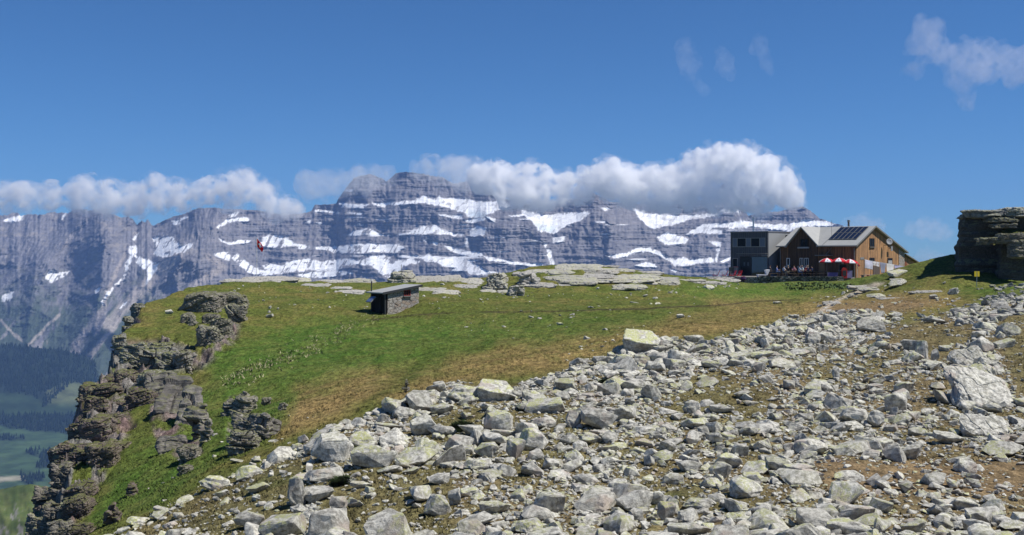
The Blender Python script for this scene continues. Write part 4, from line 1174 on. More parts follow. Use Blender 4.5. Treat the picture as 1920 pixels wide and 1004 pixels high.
for s in S1:
    x, y, rad = s
    if id(s) in single:
        z = float(ground_z(x, y)); px, py = proj(x, y, z)
        k = 3 if py < 720 else (2 if px < 860 else (0 if px < 1440 else 1))
        o = link('boulder', r.choice(MD_ME + HI_ME[:8]), None, None)
        hgt = rad * 2 * r.uniform(.35, .75)
        o.scale = (rad * 2.1, rad * 2 * r.uniform(.7, 1), hgt)
        o.rotation_euler = (r.uniform(-.35, .35), r.uniform(-.35, .35), r.uniform(0, 6.28))
        o.location = (x, y, z + hgt * r.uniform(.08, .38))
        tag(o, GL[k][0], 'boulder', GL[k][1])
    else: rest.append(s)

def rotm(a, b, c):
    ca, sa, cb, sb, cc, s_ = np.cos(a), np.sin(a), np.cos(b), np.sin(b), np.cos(c), np.sin(c)
    R = np.empty((len(a), 3, 3))
    R[:, 0, 0] = cc * cb; R[:, 0, 1] = cc * sb * sa - s_ * ca; R[:, 0, 2] = cc * sb * ca + s_ * sa
    R[:, 1, 0] = s_ * cb; R[:, 1, 1] = s_ * sb * sa + cc * ca; R[:, 1, 2] = s_ * sb * ca - cc * sa
    R[:, 2, 0] = -sb; R[:, 2, 1] = cb * sa; R[:, 2, 2] = cb * ca
    return R
def scatter_mesh(name, pts, forms, seed, lift=(.02, .34), tilt=.4, smooth=False, extra=None):
    r = np.random.default_rng(seed)
    P = np.array(pts); n = len(P)
    which = r.integers(0, len(forms), n)
    z = ground_z(P[:, 0], P[:, 1])
    sc = np.stack([P[:, 2] * 2.3, P[:, 2] * 2 * r.uniform(.5, 1, n), P[:, 2] * 2 * r.uniform(.35, .75, n)], -1)
    R = rotm(r.uniform(-tilt, tilt, n), r.uniform(-tilt, tilt, n), r.uniform(0, 6.28, n))
    lf = r.uniform(*lift, n) * sc[:, 2]
    if extra is not None: lf = lf + extra(P)
    loc = np.stack([P[:, 0], P[:, 1], z + lf], -1)
    tone = r.uniform(0, 1, n)
    vs, fs, ts = [], [], []; off = 0
    for k, (v, f) in enumerate(forms):
        m_ = which == k
        if not m_.any(): continue
        q = np.einsum('nij,nkj->nki', R[m_], v[None] * sc[m_][:, None]) + loc[m_][:, None]
        c = q.shape[0]
        vs.append(q.reshape(-1, 3)); fs.append((f[None] + (np.arange(c) * len(v))[:, None, None] + off).reshape(-1, 3)); ts.append(np.repeat(tone[m_], len(v)))
        off += c * len(v)
    return np_mesh(name, np.concatenate(vs), np.concatenate(fs), smooth, None, {'tone': np.concatenate(ts)})
tag(link('scree_stones', scatter_mesh('scree_stones', rest, LO, 61), GREYROCK), kind='stuff')
tag(link('scree_rubble', scatter_mesh('scree_rubble', S2, LO, 62, (.0, .36)), GREYROCK), kind='stuff')
tag(link('scree_gravel', scatter_mesh('scree_gravel', S3, TINY, 63, (.05, .3)), GREYROCK), kind='stuff')

# --- loose stones strewn over the meadow, the mound and below the bank at right
def strewn(n, polys, rlo, rhi, seed):
    r = np.random.default_rng(seed); out = []
    for poly, k in polys:
        xs = [p[0] for p in poly]; ys = [p[1] for p in poly]
        px = r.uniform(min(xs), max(xs), k * 3); py = r.uniform(min(ys), max(ys), k * 3)
        m_ = in_poly(px, py, poly); px = px[m_][:k]; py = py[m_][:k]
        h = hit(px, py)
        for q in h: out.append((q[0], q[1], rlo * (rhi / rlo) ** (r.uniform() ** 2)))
    return out
ST = strewn(0, [([(800,560),(1320,545),(1320,600),(1000,640),(820,620)], 60), ([(760,525),(1290,525),(1290,560),(780,565)], 90), ([(430,530),(700,530),(690,580),(420,580)], 40),
                ([(1560,560),(1900,560),(1880,600),(1560,600)], 130), ([(1650,530),(1800,545),(1800,570),(1640,560)], 60), ([(1060,640),(1180,610),(1250,640),(1130,690),(1030,700)], 60),
                ([(360,800),(640,760),(560,860),(240,980),(200,980)], 25), ([(1300,524),(1380,528),(1400,540),(1300,545)], 30), ([(1520,560),(1600,545),(1640,540),(1600,560),(1530,590)], 60)], .05, .24, 71)
tag(link('loose_stones', scatter_mesh('loose_stones', ST, LO, 64, (.0, .25)), GREYROCK), kind='stuff')
BANK = strewn(0, [([(1780,575),(1830,560),(1930,535),(1990,540),(1990,585),(1850,600),(1790,600)], 170), ([(1830,540),(1940,530),(1940,560),(1860,570)], 60)], .12, .45, 72)
tag(link('bank_stones', scatter_mesh('bank_stones', BANK, LO, 65, (.0, .25)), BEDROCK), kind='stuff')

# ------------------------------------------------------------------ bedded outcrops
def plates(name, seed, W_, D_, H_, layers, dip=0.0, strike=0.0, jit=.18, taper=.3, gap=.0, npl=1, smooth=False):
    """a stack of irregular plates of rock; local size W x D x H, base at z 0"""
    r = random.Random(seed)
    bm = bmesh.new()
    z = 0.0
    hs = [r.uniform(.5, 1.6) for _ in range(layers)]; tot = sum(hs)
    for i, h in enumerate(hs):
        h = h / tot * H_
        for p in range(npl if layers > 1 else npl):
            f = 1 - taper * (z / H_) * r.uniform(.5, 1.3)
            w = W_ * f * r.uniform(.75, 1.05) / (npl ** .5); d = D_ * f * r.uniform(.75, 1.05) / (npl ** .5)
            ox = r.uniform(-jit, jit) * W_ * .5 + (((p + .5) / npl - .5) * W_ * .75 if npl > 1 else 0); oy = r.uniform(-jit, jit) * D_ * .5
            n = r.randint(8, 12); ph = r.uniform(0, 6.28)
            top, bot = [], []
            for k in range(n):
                a = ph + 2 * pi * k / n + r.uniform(-.2, .2)
                e = 1 / max(abs(cos(a)), abs(sin(a))) ** .55
                q = r.uniform(.86, 1.08) * e
                x = ox + cos(a) * w * .5 * q; y = oy + sin(a) * d * .5 * q
                zt = z + h * r.uniform(.82, 1.02); 
                top.append(bm.verts.new((x * .97, y * .97, zt))); 
                bot.append(bm.verts.new((x + r.uniform(-.03, .03) * w, y + r.uniform(-.03, .03) * d, z - h * .25 * r.uniform(0, 1))))
            ct = bm.verts.new((ox, oy, z + h * r.uniform(.95, 1.08)))
            for k in range(n):
                k2 = (k + 1) % n
                bm.faces.new((bot[k], bot[k2], top[k2], top[k])); bm.faces.new((top[k], top[k2], ct))
            bm.faces.new(bot[::-1])
        z += h * (1 - gap)
    bmesh.ops.triangulate(bm, faces=[f for f in bm.faces if len(f.verts) > 4])
    L = [e for e in bm.edges if e.calc_length() > min(W_, H_ * 2) * .16]
    bmesh.ops.subdivide_edges(bm, edges=L, cuts=2, use_grid_fill=True)
    bmesh.ops.triangulate(bm, faces=bm.faces)
    bm.normal_update(); bm.verts.index_update()
    v = np.array([x.co[:] for x in bm.verts]); nn = np.array([x.normal[:] for x in bm.verts])
    f = np.array([[q.index for q in p.verts] for p in bm.faces]); bm.free()
    am = min(H_ / layers, W_ * .2) 
    L1 = max(W_, H_) * .22
    d = (vn3(v[:, 0] / L1 + seed, v[:, 1] / L1, v[:, 2] / L1 * 2, seed) - .5) * am * .9 + (vn3(v[:, 0] / L1 * 3.1, v[:, 1] / L1 * 3.1 + seed, v[:, 2] / L1 * 6, seed + 5) - .5) * am * .5
    v = v + nn * d[:, None]
    M = np.array((Matrix.Rotation(strike, 3, 'Z') @ Matrix.Rotation(dip, 3, 'Y')))
    v = v @ M.T
    return np_mesh(name, v, f, False)

def outcrop(name, px, py, pw, ph, layers, dip, mat, seed, label, depth=.7, taper=.3, jit=.18, npl=1, sink=.15, group=None, cat='rock outcrop', yoff=0.0, grow=1.08, power=4.6):
    """px,py = centre of its base in the photograph; pw, ph = size there"""
    g = ground_at(px, py); Y = g[1] + yoff
    W_ = pw / F * Y; H_ = ph / F * Y
    HH = H_ * (1 + 2 * sink)
    me = crag(name, seed, W_ * grow, W_ * depth * grow, HH * 1.08, max(2, round(layers * (1.5 if cat != 'rock slab' else 1.1))), radians(dip), random.Random(seed).uniform(-.3, .3), power, .66, 6 if pw > 37 else 5)
    o = link(name, me, mat)
    o.location = ((px - 960) / F * Y, Y + W_ * depth * .25, g[2] + H_ - HH / 2)
    tag(o, label, cat, group)
    return o

PAVE = rock_mat('pale_rock_pavement', (.43, .415, .375), (.29, .28, .255), (.37, .34, .29), .3, False, .22)
# slabs crowning the ridge, left to right
RS = [
 (455,532,60,9,2,4,'pale flat slab at the left end of the row behind the flagpole'),(490,530,60,13,2,3,'pale cracked slab at the foot of the flagpole'),(525,530,55,12,2,3,'pale slab right of the flagpole foot'),(555,532,40,11,2,-3,'pale slab at the right end of the flagpole row'),
 (590,543,42,11,2,0,'grey flat boulder slab lying alone in grass right of the flagpole'),(640,545,30,7,1,0,'small flat slab left of the stone shed'),(655,553,45,7,1,4,'low reddish slab just behind the shed chimney'),
 (620,532,50,8,1,0,'long thin slab on the skyline left of the shed'),(672,530,50,11,2,3,'reddish slab on the skyline left of the shed roof'),
 (755,530,40,17,3,-4,'dark ended slab behind the thin pole'),(790,533,70,20,4,4,'large reddish slab pile right of the thin pole'),(830,532,60,18,3,3,'long tan slab with a dark left end'),(870,532,50,10,2,0,'tan slab tapering to the right on the skyline'),
 (885,538,32,16,2,3,'dark sided block in front of the tan slabs'),(872,543,38,9,1,0,'white low slab in the grass'),(930,542,40,27,5,-12,'greenish ribbed outcrop standing in the grass'),
 (810,549,48,10,1,3,'long pale slab right of the shed'),(838,555,38,10,2,-10,'lichened slab below the long pale one'),(915,550,24,9,1,-12,'small pale slab under the ribbed outcrop'),(944,551,22,7,1,-5,'tiny flat slab right of the small pale one'),
 (968,554,34,18,3,18,'star-shaped broken slab in the meadow'),(990,534,30,20,3,-15,'rounded grey slab at the left of the big slab field'),(1012,541,50,9,1,-6,'thin broken slab below the big slab field'),
 (1020,512,50,9,3,3,'dark layered slab on the highest left knoll'),(985,516,40,7,2,-3,'low slab left of the highest knoll'),(1050,517,40,14,3,5,'dark faced block on the knoll top'),
 (1085,512,70,18,3,3,'large smooth slab forming the top of the knoll'),(1060,531,60,13,2,10,'ribbed slab below the knoll'),(1078,539,64,18,3,-8,'broad ribbed slab low on the slab field'),(1115,515,70,10,2,4,'wide slab right of the knoll top'),
 (1120,526,52,12,2,6,'lichened slab in the centre of the slab field'),(1145,534,60,15,2,10,'cracked slab in the middle of the slab field'),(1185,535,80,16,2,6,'broad pale slab right of the centre'),(1225,536,70,17,2,5,'great flat slab at the right end of the slab field'),
 (1185,522,90,8,2,4,'long thin slab on the skyline right of the knoll'),(1235,524,60,5,1,3,'thin slab tapering toward the lodge on the skyline'),(1180,545,50,9,1,2,'low slab below the great flat one'),(1130,500,50,4,1,2,'thin skyline slab right of the knoll'),
 (1150,510,60,9,2,4,'sloping slab descending right from the knoll'),(1210,515,50,6,1,4,'narrow sloping slab before the lodge terrace'),
 (1320,533,60,7,1,0,'low pale slab left of the terrace'),(1350,531,60,9,2,0,'pale ledge under the red deck chairs'),(1290,528,50,5,1,0,'thin pale slab near the terrace corner'),
 (1560,575,26,6,1,-10,'thin slab on the path'),(1640,547,50,8,1,-3,'pale worn slab on the path below the laundry'),(1615,545,40,6,1,-3,'flat worn slab on the path next to the lawn'),(1670,562,40,6,1,0,'low slab on the brown slope'),(1735,552,46,5,1,0,'thin slab on the brown slope below the mound'),
]
for i, (px, py, pw, ph, ly, dip, lab) in enumerate(RS):
    if ph >= 17 and pw < 50:
        outcrop('rock_slab', px, py, pw, ph, ly, dip, PAVE, 2000 + i, lab, depth=1.2, sink=.4, cat='rock slab', power=3.2, grow=1.1); continue
    g = ground_at(px, py - ph * .5); Y = g[1]; W_ = pw / F * Y * 1.25; tl = radians(9)
    Hh = ph / F * Y; th_ = .13 + .24 * Hh; D_ = min(max(Hh * .95, .2) / sin(tl + .09), 9.5)
    o = link('rock_slab', crag('rock_slab', 2000 + i, W_, D_, th_ * 1.6, max(2, ly), radians(dip * .5), .2 * math.sin(i * 2.3), 4.2, .42, 5 if pw > 45 else 4), PAVE)
    o.rotation_euler.x = tl; o.location = ((px - 960) / F * Y, Y, g[2] - th_ * .12)
    tag(o, lab, 'rock slab')

# outcrops of the cliff and the steep meadow at left
CO = [  # px, py(base), w, h, layers, dip, mat, label
 (380,582,76,30,6,-12,'D','long overhanging rock with a black hollow, highest outcrop on the left brow'),(430,578,66,24,5,-14,'D','layered rock wedge joined to the right end of the overhanging rock'),
 (352,610,30,18,5,-8,'D','small dark rock below the overhanging rock'),(442,600,38,22,5,20,'D','dark slanting rock below the layered wedge'),
 (395,608,34,16,5,-20,'D','dark ridge of rock between two small outcrops'),(412,628,44,26,7,-18,'D','bedded rock rib, upper one of the pair under the ridge'),(392,652,46,32,7,-22,'D','bedded rock rib, lower one of the pair'),
 (222,664,24,30,5,0,'G','rounded rock knob jutting from the cliff edge'),(248,682,44,38,5,5,'G','lichened cliff block right of the rock knob'),(285,690,44,34,4,8,'G','lichened cliff block in the middle of the upper band'),
 (318,690,44,36,4,10,'G','pale jointed block at the right end of the upper band'),(345,690,36,26,4,-5,'D','broken rock right of the pale jointed block'),(300,660,40,12,2,5,'G','thin slab above the upper band'),(335,660,36,12,3,-5,'D','small dark ledge above the upper band'),
 (255,585,20,18,4,0,'G','small rock on the skyline brow'),(240,612,14,20,4,0,'G','little rock stack on the skyline above the cliff'),
 (212,712,34,26,6,0,'R','dark red ledge at the cliff edge'),(238,716,40,28,6,-6,'R','layered ledge with shaded underside'),
 (172,745,42,30,7,4,'R','jutting layered nose of the cliff'),(178,770,36,26,6,0,'R','deeply undercut rock under the jutting nose'),(205,742,36,22,5,4,'R','ledge behind the jutting nose'),(168,792,26,22,6,0,'R','reddish step low under the nose'),
 (285,730,46,34,6,-14,'G','steep jointed rock above the big grey slab'),(262,760,46,34,7,-10,'R','purple-grey ribbed rock left of the big grey slab'),
 (235,752,40,26,6,-8,'R','mossy ribbed rock in the cliff band'),
 (205,800,50,34,8,-8,'R','wide reddish ribbed rock in the middle of the cliff'),(180,832,48,34,8,-6,'R','ribbed rock stepping down the middle of the cliff'),(150,832,34,28,7,0,'R','rock step on the silhouette of the cliff'),
 (215,846,44,28,6,-10,'R','ribbed rock at the grass edge in the middle of the cliff'),(120,872,44,34,8,0,'R','rock step above the black recess'),(160,880,50,36,8,-5,'R','broad red rock right of the black recess'),(190,880,44,26,6,-8,'R','low red rock at the meadow side of the recess'),
 (85,905,34,40,8,0,'D','outer cliff rock at the left silhouette'),(112,930,38,44,9,0,'D','cracked grey rock low on the outer cliff'),(80,955,38,50,9,0,'D','grey pillar at the lower left silhouette'),(104,985,48,50,9,0,'D','grey cracked rock at the very bottom of the cliff'),
 (150,935,48,40,8,-8,'R','red ledges below the broad red rock'),(140,975,44,36,8,-8,'R','red ledges near the bottom edge'),(72,1010,46,52,9,0,'D','dark rock at the bottom left corner of the cliff'),(115,1025,50,40,8,0,'D','dark rock cut by the bottom edge'),(150,1012,36,26,6,0,'R','red rock cut by the bottom edge'),
 (300,752,56,50,2,-8,'S','smooth grey slab, upper half of the big slab in the steep meadow'),
 (322,806,54,86,2,10,'S','big smooth grey slab rising above the black overhang'),(350,812,26,78,2,14,'S','narrow parallel slab right of the big one'),(368,822,20,52,3,12,'D','short parallel slab, third from the big one'),(384,828,18,34,3,12,'D','smallest of the parallel slabs'),
 (318,858,46,36,3,6,'S','hanging lower slab over the black overhang'),(352,858,40,26,5,0,'D','ragged rock right of the black overhang'),(345,886,26,16,5,-15,'D','small bedded rock below the overhang'),
 (455,775,44,36,5,6,'D','upper spires of the ragged outcrop in the meadow'),(462,820,60,46,5,8,'D','main ragged outcrop of grey teeth in the meadow'),(455,848,58,36,5,5,'D','foot of the ragged outcrop in the meadow'),(490,822,34,46,4,8,'D','right shoulder of the ragged outcrop'),(512,822,20,30,2,12,'S','separate smooth slab right of the ragged outcrop'),(432,778,26,26,4,-10,'D','left spur of the ragged outcrop'),
 (530,770,18,14,3,-20,'D','tiny rock in the meadow right of the ragged outcrop'),(500,755,16,12,3,-20,'D','tiny rock above the right shoulder of the ragged outcrop'),
 (246,925,14,26,3,-30,'R','thin reddish rock streak in the steep grass'),(212,985,20,36,3,-35,'R','reddish rock streak near the bottom of the steep grass'),
 (762,735,8,22,3,0,'D','narrow dark rock standing at the dry grass edge'),
]
SM = rock_mat('smooth_schist', (.27, .25, .225), (.16, .15, .135), None, .15, True, .3, .5)
SMX = 0
MM = {'D': DARKROCK, 'G': MOSSROCK, 'R': REDROCK, 'S': SM}
for i, (px, py, pw, ph, ly, dip, mk, lab) in enumerate(CO):
    if mk == 'S':
        g = ground_at(px, py - ph * .35); Y = g[1]; W_ = pw / F * Y; H_ = ph / F * Y / .80
        o = link('rock_outcrop', crag('rock_outcrop', 3000 + i, W_ * 1.05, .55, H_ * 1.05, 3, 0, 0, 3.2, .30, 5), SM)
        o.rotation_euler = (radians(-38), radians(dip), .25); o.location = ((px - 960) / F * Y, Y + .1, (HY - (py - ph / 2)) / F * Y)
        tag(o, lab, 'rock outcrop'); continue
    if mk == 'R': dip -= 14; ph *= .8; pw *= 1.1
    else: dip = dip * 1.7 + 14 * math.sin(i * 2.7)
    outcrop('rock_outcrop', px, py, pw, ph, ly, dip, MM[mk], 3000 + i, lab, depth=.9 if mk != 'S' else .4, sink=.42 if mk != 'R' else .6, grow={'R': 1.12, 'G': 1.08, 'D': .92, 'S': 1.0}[mk])

# ------------------------------------------------------------------ the dark cliff block at right
def loft_rock(name, prof, n_lv, n_ar, seed, Yc, mat, z0, z1, strat=.25, rough=.25):
    """prof(level 0..1) -> (xmin, xmax, ymin, ymax); rounded rectangle rings carved into beds and joints"""
    V = []
    a = np.linspace(0, 2 * pi, n_ar, endpoint=False)
    e = 1 / np.maximum(np.abs(np.cos(a)), np.abs(np.sin(a)))
    e = 1 + (e - 1) * .86
    for i in range(n_lv):
        l = i / (n_lv - 1); z = z0 + (z1 - z0) * l
        x0, x1, y0, y1 = prof(l)
        cx, cy, hx, hy = (x0 + x1) / 2, (y0 + y1) / 2, (x1 - x0) / 2, (y1 - y0) / 2
        x = cx + np.cos(a) * e * hx; y = cy + np.sin(a) * e * hy
        bed = (vn2(np.array([z * 2.3]), np.array([0.5]), seed)[0] - .5) * strat * 2 + (vn2(np.array([z * 6]), np.array([.5]), seed + 1)[0] - .5) * strat
        nse = fbm(x / 2.2 + y / 2.2, z / 1.1 + 0 * x, seed + 2, 4) * rough + (np.abs(fbm(x / 1.3 - y / 1.7, z / 6 + 0 * x, seed + 6, 3)) < .05) * -rough * .5
        nse = nse + (ridged((x + y * .7) / 3.3, z / 9 + 0 * x, seed + 9, 2) - .5) * rough * 1.4
        dx = np.cos(a); dy = np.sin(a)
        xs_ = (y - y0) * .42; ys_ = -(x - x0) * .22
        V.append(np.stack([x + xs_ + dx * (bed + nse), y + ys_ + dy * (bed + nse), np.full(n_ar, z) + .06 * fbm(x * 1.5, y * 1.5, seed + 12, 2) + .05 * (x - x0) * 0], -1))
    V = np.array(V)
    i = np.arange(n_lv * n_ar).reshape(n_lv, n_ar); j = np.roll(i, -1, 1)
    f = np.stack([i[:-1], j[:-1], j[1:], i[1:]], -1).reshape(-1, 4)
    # rings closing over the top
    top = V[-1]; c = top.mean(0)
    vs = [V.reshape(-1, 3)]; fs = [f]; last = i[-1]; off = n_lv * n_ar
    for q in (.9, .75, .55, .35, .15, .02):
        ring = c + (top - c) * q
        ring[:, 2] = top[:, 2] * q + c[2] * (1 - q) + .12 * fbm(ring[:, 0], ring[:, 1], seed + 20, 3) + .1 * (1 - q)
        vs.append(ring); idx = np.arange(off, off + n_ar); off += n_ar
        fs.append(np.stack([last, np.roll(last, -1), np.roll(idx, -1), idx], -1)); last = idx
    return link(name, np_mesh(name, np.concatenate(vs), np.concatenate(fs), False), mat)

YR = 111.0
def X(px, Y=YR): return (px - 960) / F * Y
def Z(py, Y=YR): return (HY - py) / F * Y
CLM = rock_mat('dark_cliff_schist', (.14, .13, .115), (.06, .058, .052), None, .25, True)  # cliff schist with a much darker base tone than the other rock
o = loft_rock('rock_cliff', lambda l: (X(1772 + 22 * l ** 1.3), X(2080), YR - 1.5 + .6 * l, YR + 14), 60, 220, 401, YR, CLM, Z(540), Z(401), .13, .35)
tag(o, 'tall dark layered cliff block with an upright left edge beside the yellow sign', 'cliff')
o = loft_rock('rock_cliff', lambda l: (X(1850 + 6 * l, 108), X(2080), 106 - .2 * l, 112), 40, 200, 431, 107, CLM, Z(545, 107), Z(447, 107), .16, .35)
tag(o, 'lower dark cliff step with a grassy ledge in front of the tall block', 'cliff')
for i, (px, py, pw, ph, Yq, ly, dip, lab) in enumerate([
   (1846,402,66,13,109.6,4,2,'pale cap slab at the upper left corner of the dark cliff'),(1886,401,84,11,109.2,3,2,'long pale cap slab along the top of the dark cliff'),(1926,400,90,14,108.6,3,1,'pale cap slab at the right end of the cliff top'),
   (1884,413,52,7,107.7,2,2,'ledge slab below the cap of the dark cliff'),(1885,424,40,7,107.4,2,0,'white ledge slab above the grassy step of the cliff'),
   (1855,453,34,9,105.2,2,2,'left pale slab on the rim of the lower cliff step'),(1880,452,38,9,104.8,2,0,'middle pale slab on the rim of the lower cliff step'),(1902,446,44,12,104.4,3,0,'right pale slab on the rim of the lower cliff step'),(1924,460,44,16,103.6,4,0,'stack of pale slabs at the right edge of the lower cliff step'),(1922,476,40,14,103.3,3,0,'lower stack of pale slabs at the right edge of the cliff')]):
    W_ = pw / F * Yq; H_ = ph / F * Yq
    o = link('rock_slab', crag('rock_slab', 4100 + i, W_, W_ * .9, H_, ly, radians(dip + 4 * math.sin(i * 5.1)), .25 * math.sin(i * 3.3), 5.5, .7, 5), DARKROCK if i > 2 else BEDROCK)
    o.location = ((px - 960) / F * Yq, Yq + W_ * (.25 if i < 3 else .42), Z(py, Yq)); o.scale.z = 1.25; tag(o, lab, 'rock slab')
# grass on the ledges
GV = []
def turf_cap(px0, px1, py0, py1, Y0, Y1, seed, label):
    nx, ny = 60, 30
    u, v = np.meshgrid(np.linspace(0, 1, nx), np.linspace(0, 1, ny))
    Yv = Y0 + (Y1 - Y0) * v; pxx = px0 + (px1 - px0) * u + 12 * (1 - v) * 0
    x = (pxx - 960) / F * Yv
    z = (HY - (py0 + (py1 - py0) * v)) / F * Yv + .25 * fbm(x, Yv, seed, 3)
    edge = sstep(0, .12, u) * sstep(0, .12, v); z = z - (1 - edge) * .9
    c = blend(np.zeros(x.shape + (3,)) + np.array([.088, .105, .028]), sstep(-.3, .6, fbm(x * 1.5, Yv * 1.5, seed + 3, 3)), (.135, .12, .05))
    o = link('turf', np_mesh('turf', np.stack([x, Yv, z], -1).reshape(-1, 3), grid_faces(ny, nx), True, c.reshape(-1, 3)), GROUND_MAT)
    tag(o, kind='stuff')
turf_cap(1862, 2080, 444, 412, 106.6, 111.5, 77, '')
def sheer(name, c):
    m = plain(name, c, .9, .05, .05); t = m.node_tree; b = [x for x in t.nodes if x.type == 'BSDF_PRINCIPLED'][0]; o = [x for x in t.nodes if x.type == 'OUTPUT_MATERIAL'][0]
    tr = t.nodes.new('ShaderNodeBsdfTranslucent'); tr.inputs[0].default_value = (*c, 1); mx = t.nodes.new('ShaderNodeMixShader'); mx.inputs[0].default_value = .45
    t.links.new(b.outputs[0], mx.inputs[1]); t.links.new(tr.outputs[0], mx.inputs[2]); t.links.new(mx.outputs[0], o.inputs[0]); return m
# ------------------------------------------------------------------ building helpers
def bm_box(bm, x0, x1, y0, y1, z0, z1):
    v = [bm.verts.new(p) for p in ((x0,y0,z0),(x1,y0,z0),(x1,y1,z0),(x0,y1,z0),(x0,y0,z1),(x1,y0,z1),(x1,y1,z1),(x0,y1,z1))]
    for f in ((0,3,2,1),(4,5,6,7),(0,1,5,4),(1,2,6,5),(2,3,7,6),(3,0,4,7)): bm.faces.new([v[i] for i in f])
    return v
def bm_prism(bm, pts, a, b, axis):
    """outline pts (2D) extruded from a to b along axis 'x' or 'y' or 'z'"""
    def mk(p, t): return {'x': (t, p[0], p[1]), 'y': (p[0], t, p[1]), 'z': (p[0], p[1], t)}[axis]
    A = [bm.verts.new(mk(p, a)) for p in pts]; B = [bm.verts.new(mk(p, b)) for p in pts]
    n = len(pts)
    bm.faces.new(A); bm.faces.new(B[::-1])
    for i in range(n): bm.faces.new((A[i], B[i], B[(i + 1) % n], A[(i + 1) % n]))
def bm_tube(bm, p, q, r, n=8, r2=None):
    p, q = Vector(p), Vector(q); d = (q - p).normalized()
    u = d.orthogonal().normalized(); w = d.cross(u); r2 = r if r2 is None else r2
    A = [bm.verts.new(p + (u * cos(2*pi*i/n) + w * sin(2*pi*i/n)) * r) for i in range(n)]
    B = [bm.verts.new(q + (u * cos(2*pi*i/n) + w * sin(2*pi*i/n)) * r2) for i in range(n)]
    bm.faces.new(A[::-1]); bm.faces.new(B)
    for i in range(n): bm.faces.new((A[i], A[(i+1) % n], B[(i+1) % n], B[i]))
def mk(name, fn, mat, parent=None, loc=None, smooth=False):
    bm = bmesh.new(); fn(bm)
    bmesh.ops.recalc_face_normals(bm, faces=bm.faces)
    me = bpy.data.meshes.new(name); bm.to_mesh(me); bm.free()
    if smooth:
        for p in me.polygons: p.use_smooth = True
    return link(name, me, mat, parent, loc)
def boxes(name, L, mat, parent=None, loc=None):
    return mk(name, lambda bm: [bm_box(bm, *b) for b in L], mat, parent, loc)
def tubes(name, L, mat, parent=None, loc=None, n=8):
    return mk(name, lambda bm: [bm_tube(bm, *b, n=n) for b in L], mat, parent, loc)

def board_mat(name, cols, width=.16, axis=0, rough=.8):
    """upright boards, each of its own tone, weathered along its length; axis picks the local run direction"""
    m = N(name, rough, .2)
    o = m.sep(m.obj())
    run = m.math('DIVIDE', o[axis], width)
    idx = m.math('FLOOR', run)
    wn_ = m.n('ShaderNodeTexWhiteNoise', noise_dimensions='1D'); m.set(wn_.inputs['W'], idx)
    r1 = wn_.outputs['Value']
    v = m.comb(m.math('MULTIPLY', idx, 3.1), o[2], m.math('MULTIPLY', run, 6.0))
    n1 = m.noise(m.vmul(v, (1, .45, .25)), 1.6, 4, .6); n2 = m.noise(m.vmul(v, (1, 2.5, 1.3)), 3.0, 3, .6)
    c = m.mix(m.ramp(r1, .15, .85), cols[0], cols[1])
    c = m.mix(m.ramp(n1, .42, .66), c, cols[2])
    c = m.mix(m.math('MULTIPLY', m.ramp(n2, .35, .7), .5), c, cols[0])
    fr = m.math('FRACT', run)
    gap = m.math('LESS_THAN', m.math('ABSOLUTE', m.math('SUBTRACT', fr, .5)), .44)
    c = m.mix(gap, tuple(x * .25 for x in cols[2]), c)
    m.color(c); m.bump(m.math('ADD', gap, m.math('MULTIPLY', n2, .2)), .8, .02)
    return m.m
WOODF = board_mat('dark_larch_boards', [(.13,.080,.052),(.085,.056,.040),(.045,.033,.027)], .24)
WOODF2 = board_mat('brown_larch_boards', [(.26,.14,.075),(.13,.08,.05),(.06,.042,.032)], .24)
WOODG = board_mat('orange_larch_boards', [(.56,.315,.145),(.36,.205,.105),(.13,.088,.062)], .30, 1)  # gable and lean-to boards, brighter and more orange than the front ones
ROOFM = N('pale_grey_sheet_roof', .55, .35)
_o = ROOFM.sep(ROOFM.obj()); _n = ROOFM.noise(ROOFM.obj(), 1.2, 4)
ROOFM.color(ROOFM.mix(_n, (.30, .305, .29), (.42, .42, .40))); ROOFM.bump(ROOFM.math('FRACT', ROOFM.math('MULTIPLY', _o[0], 1.7)), .25, .02); ROOFM = ROOFM.m
VERGE = plain('weathered_grey_trim', (.20, .20, .19), .7)
DARKG = plain('dark_window_glass', (.010, .011, .014), .25, .15)
WHITEP = plain('white_painted_wood', (.62, .62, .60), .6)
DARKM = plain('dark_metal', (.04, .042, .045), .5, .4, .15)
STEEL = plain('stainless_steel', (.45, .46, .47), .35, .5, .1, .8)
RED = plain('red_enamel', (.55, .03, .03), .5, .4, .12)
WHITE = plain('white_cloth', (.72, .73, .76), .9, .1, .05)
SOLARG = plain('solar_cells', (.010, .013, .028), .18, .6, .2)
STONEW = N('rubble_masonry', .9, .15)
def masonry(name, scale, tones, mortar, zs=1.7):
    m = N(name, .92, .15); p = m.vmul(m.obj(), (1, 1, zs))
    vd = m.n('ShaderNodeTexVoronoi', feature='DISTANCE_TO_EDGE'); m.set(vd.inputs['Vector'], p); vd.inputs['Scale'].default_value = scale
    vc = m.n('ShaderNodeTexVoronoi'); m.set(vc.inputs['Vector'], p); vc.inputs['Scale'].default_value = scale
    r3 = m.sep(vc.outputs['Color'])
    c = m.mix(r3[0], tones[0], tones[1]); c = m.mix(m.ramp(r3[1], .55, .9), c, tones[2])
    f = m.noise(m.obj(), 9, 4); c = m.mix(m.ramp(f, .35, .75, 0, .45), c, tuple(x * .5 for x in tones[0]))
    e = m.ramp(vd.outputs['Distance'], .01, .07)
    c = m.mix(e, mortar, c); m.color(c); m.bump(m.math('ADD', e, m.math('MULTIPLY', f, .6)), .9, .05)
    return m.m
STONEW = masonry('pale_rubble_masonry', 2.6, [(.36,.33,.30),(.46,.43,.38),(.38,.30,.23)], (.15,.135,.12))
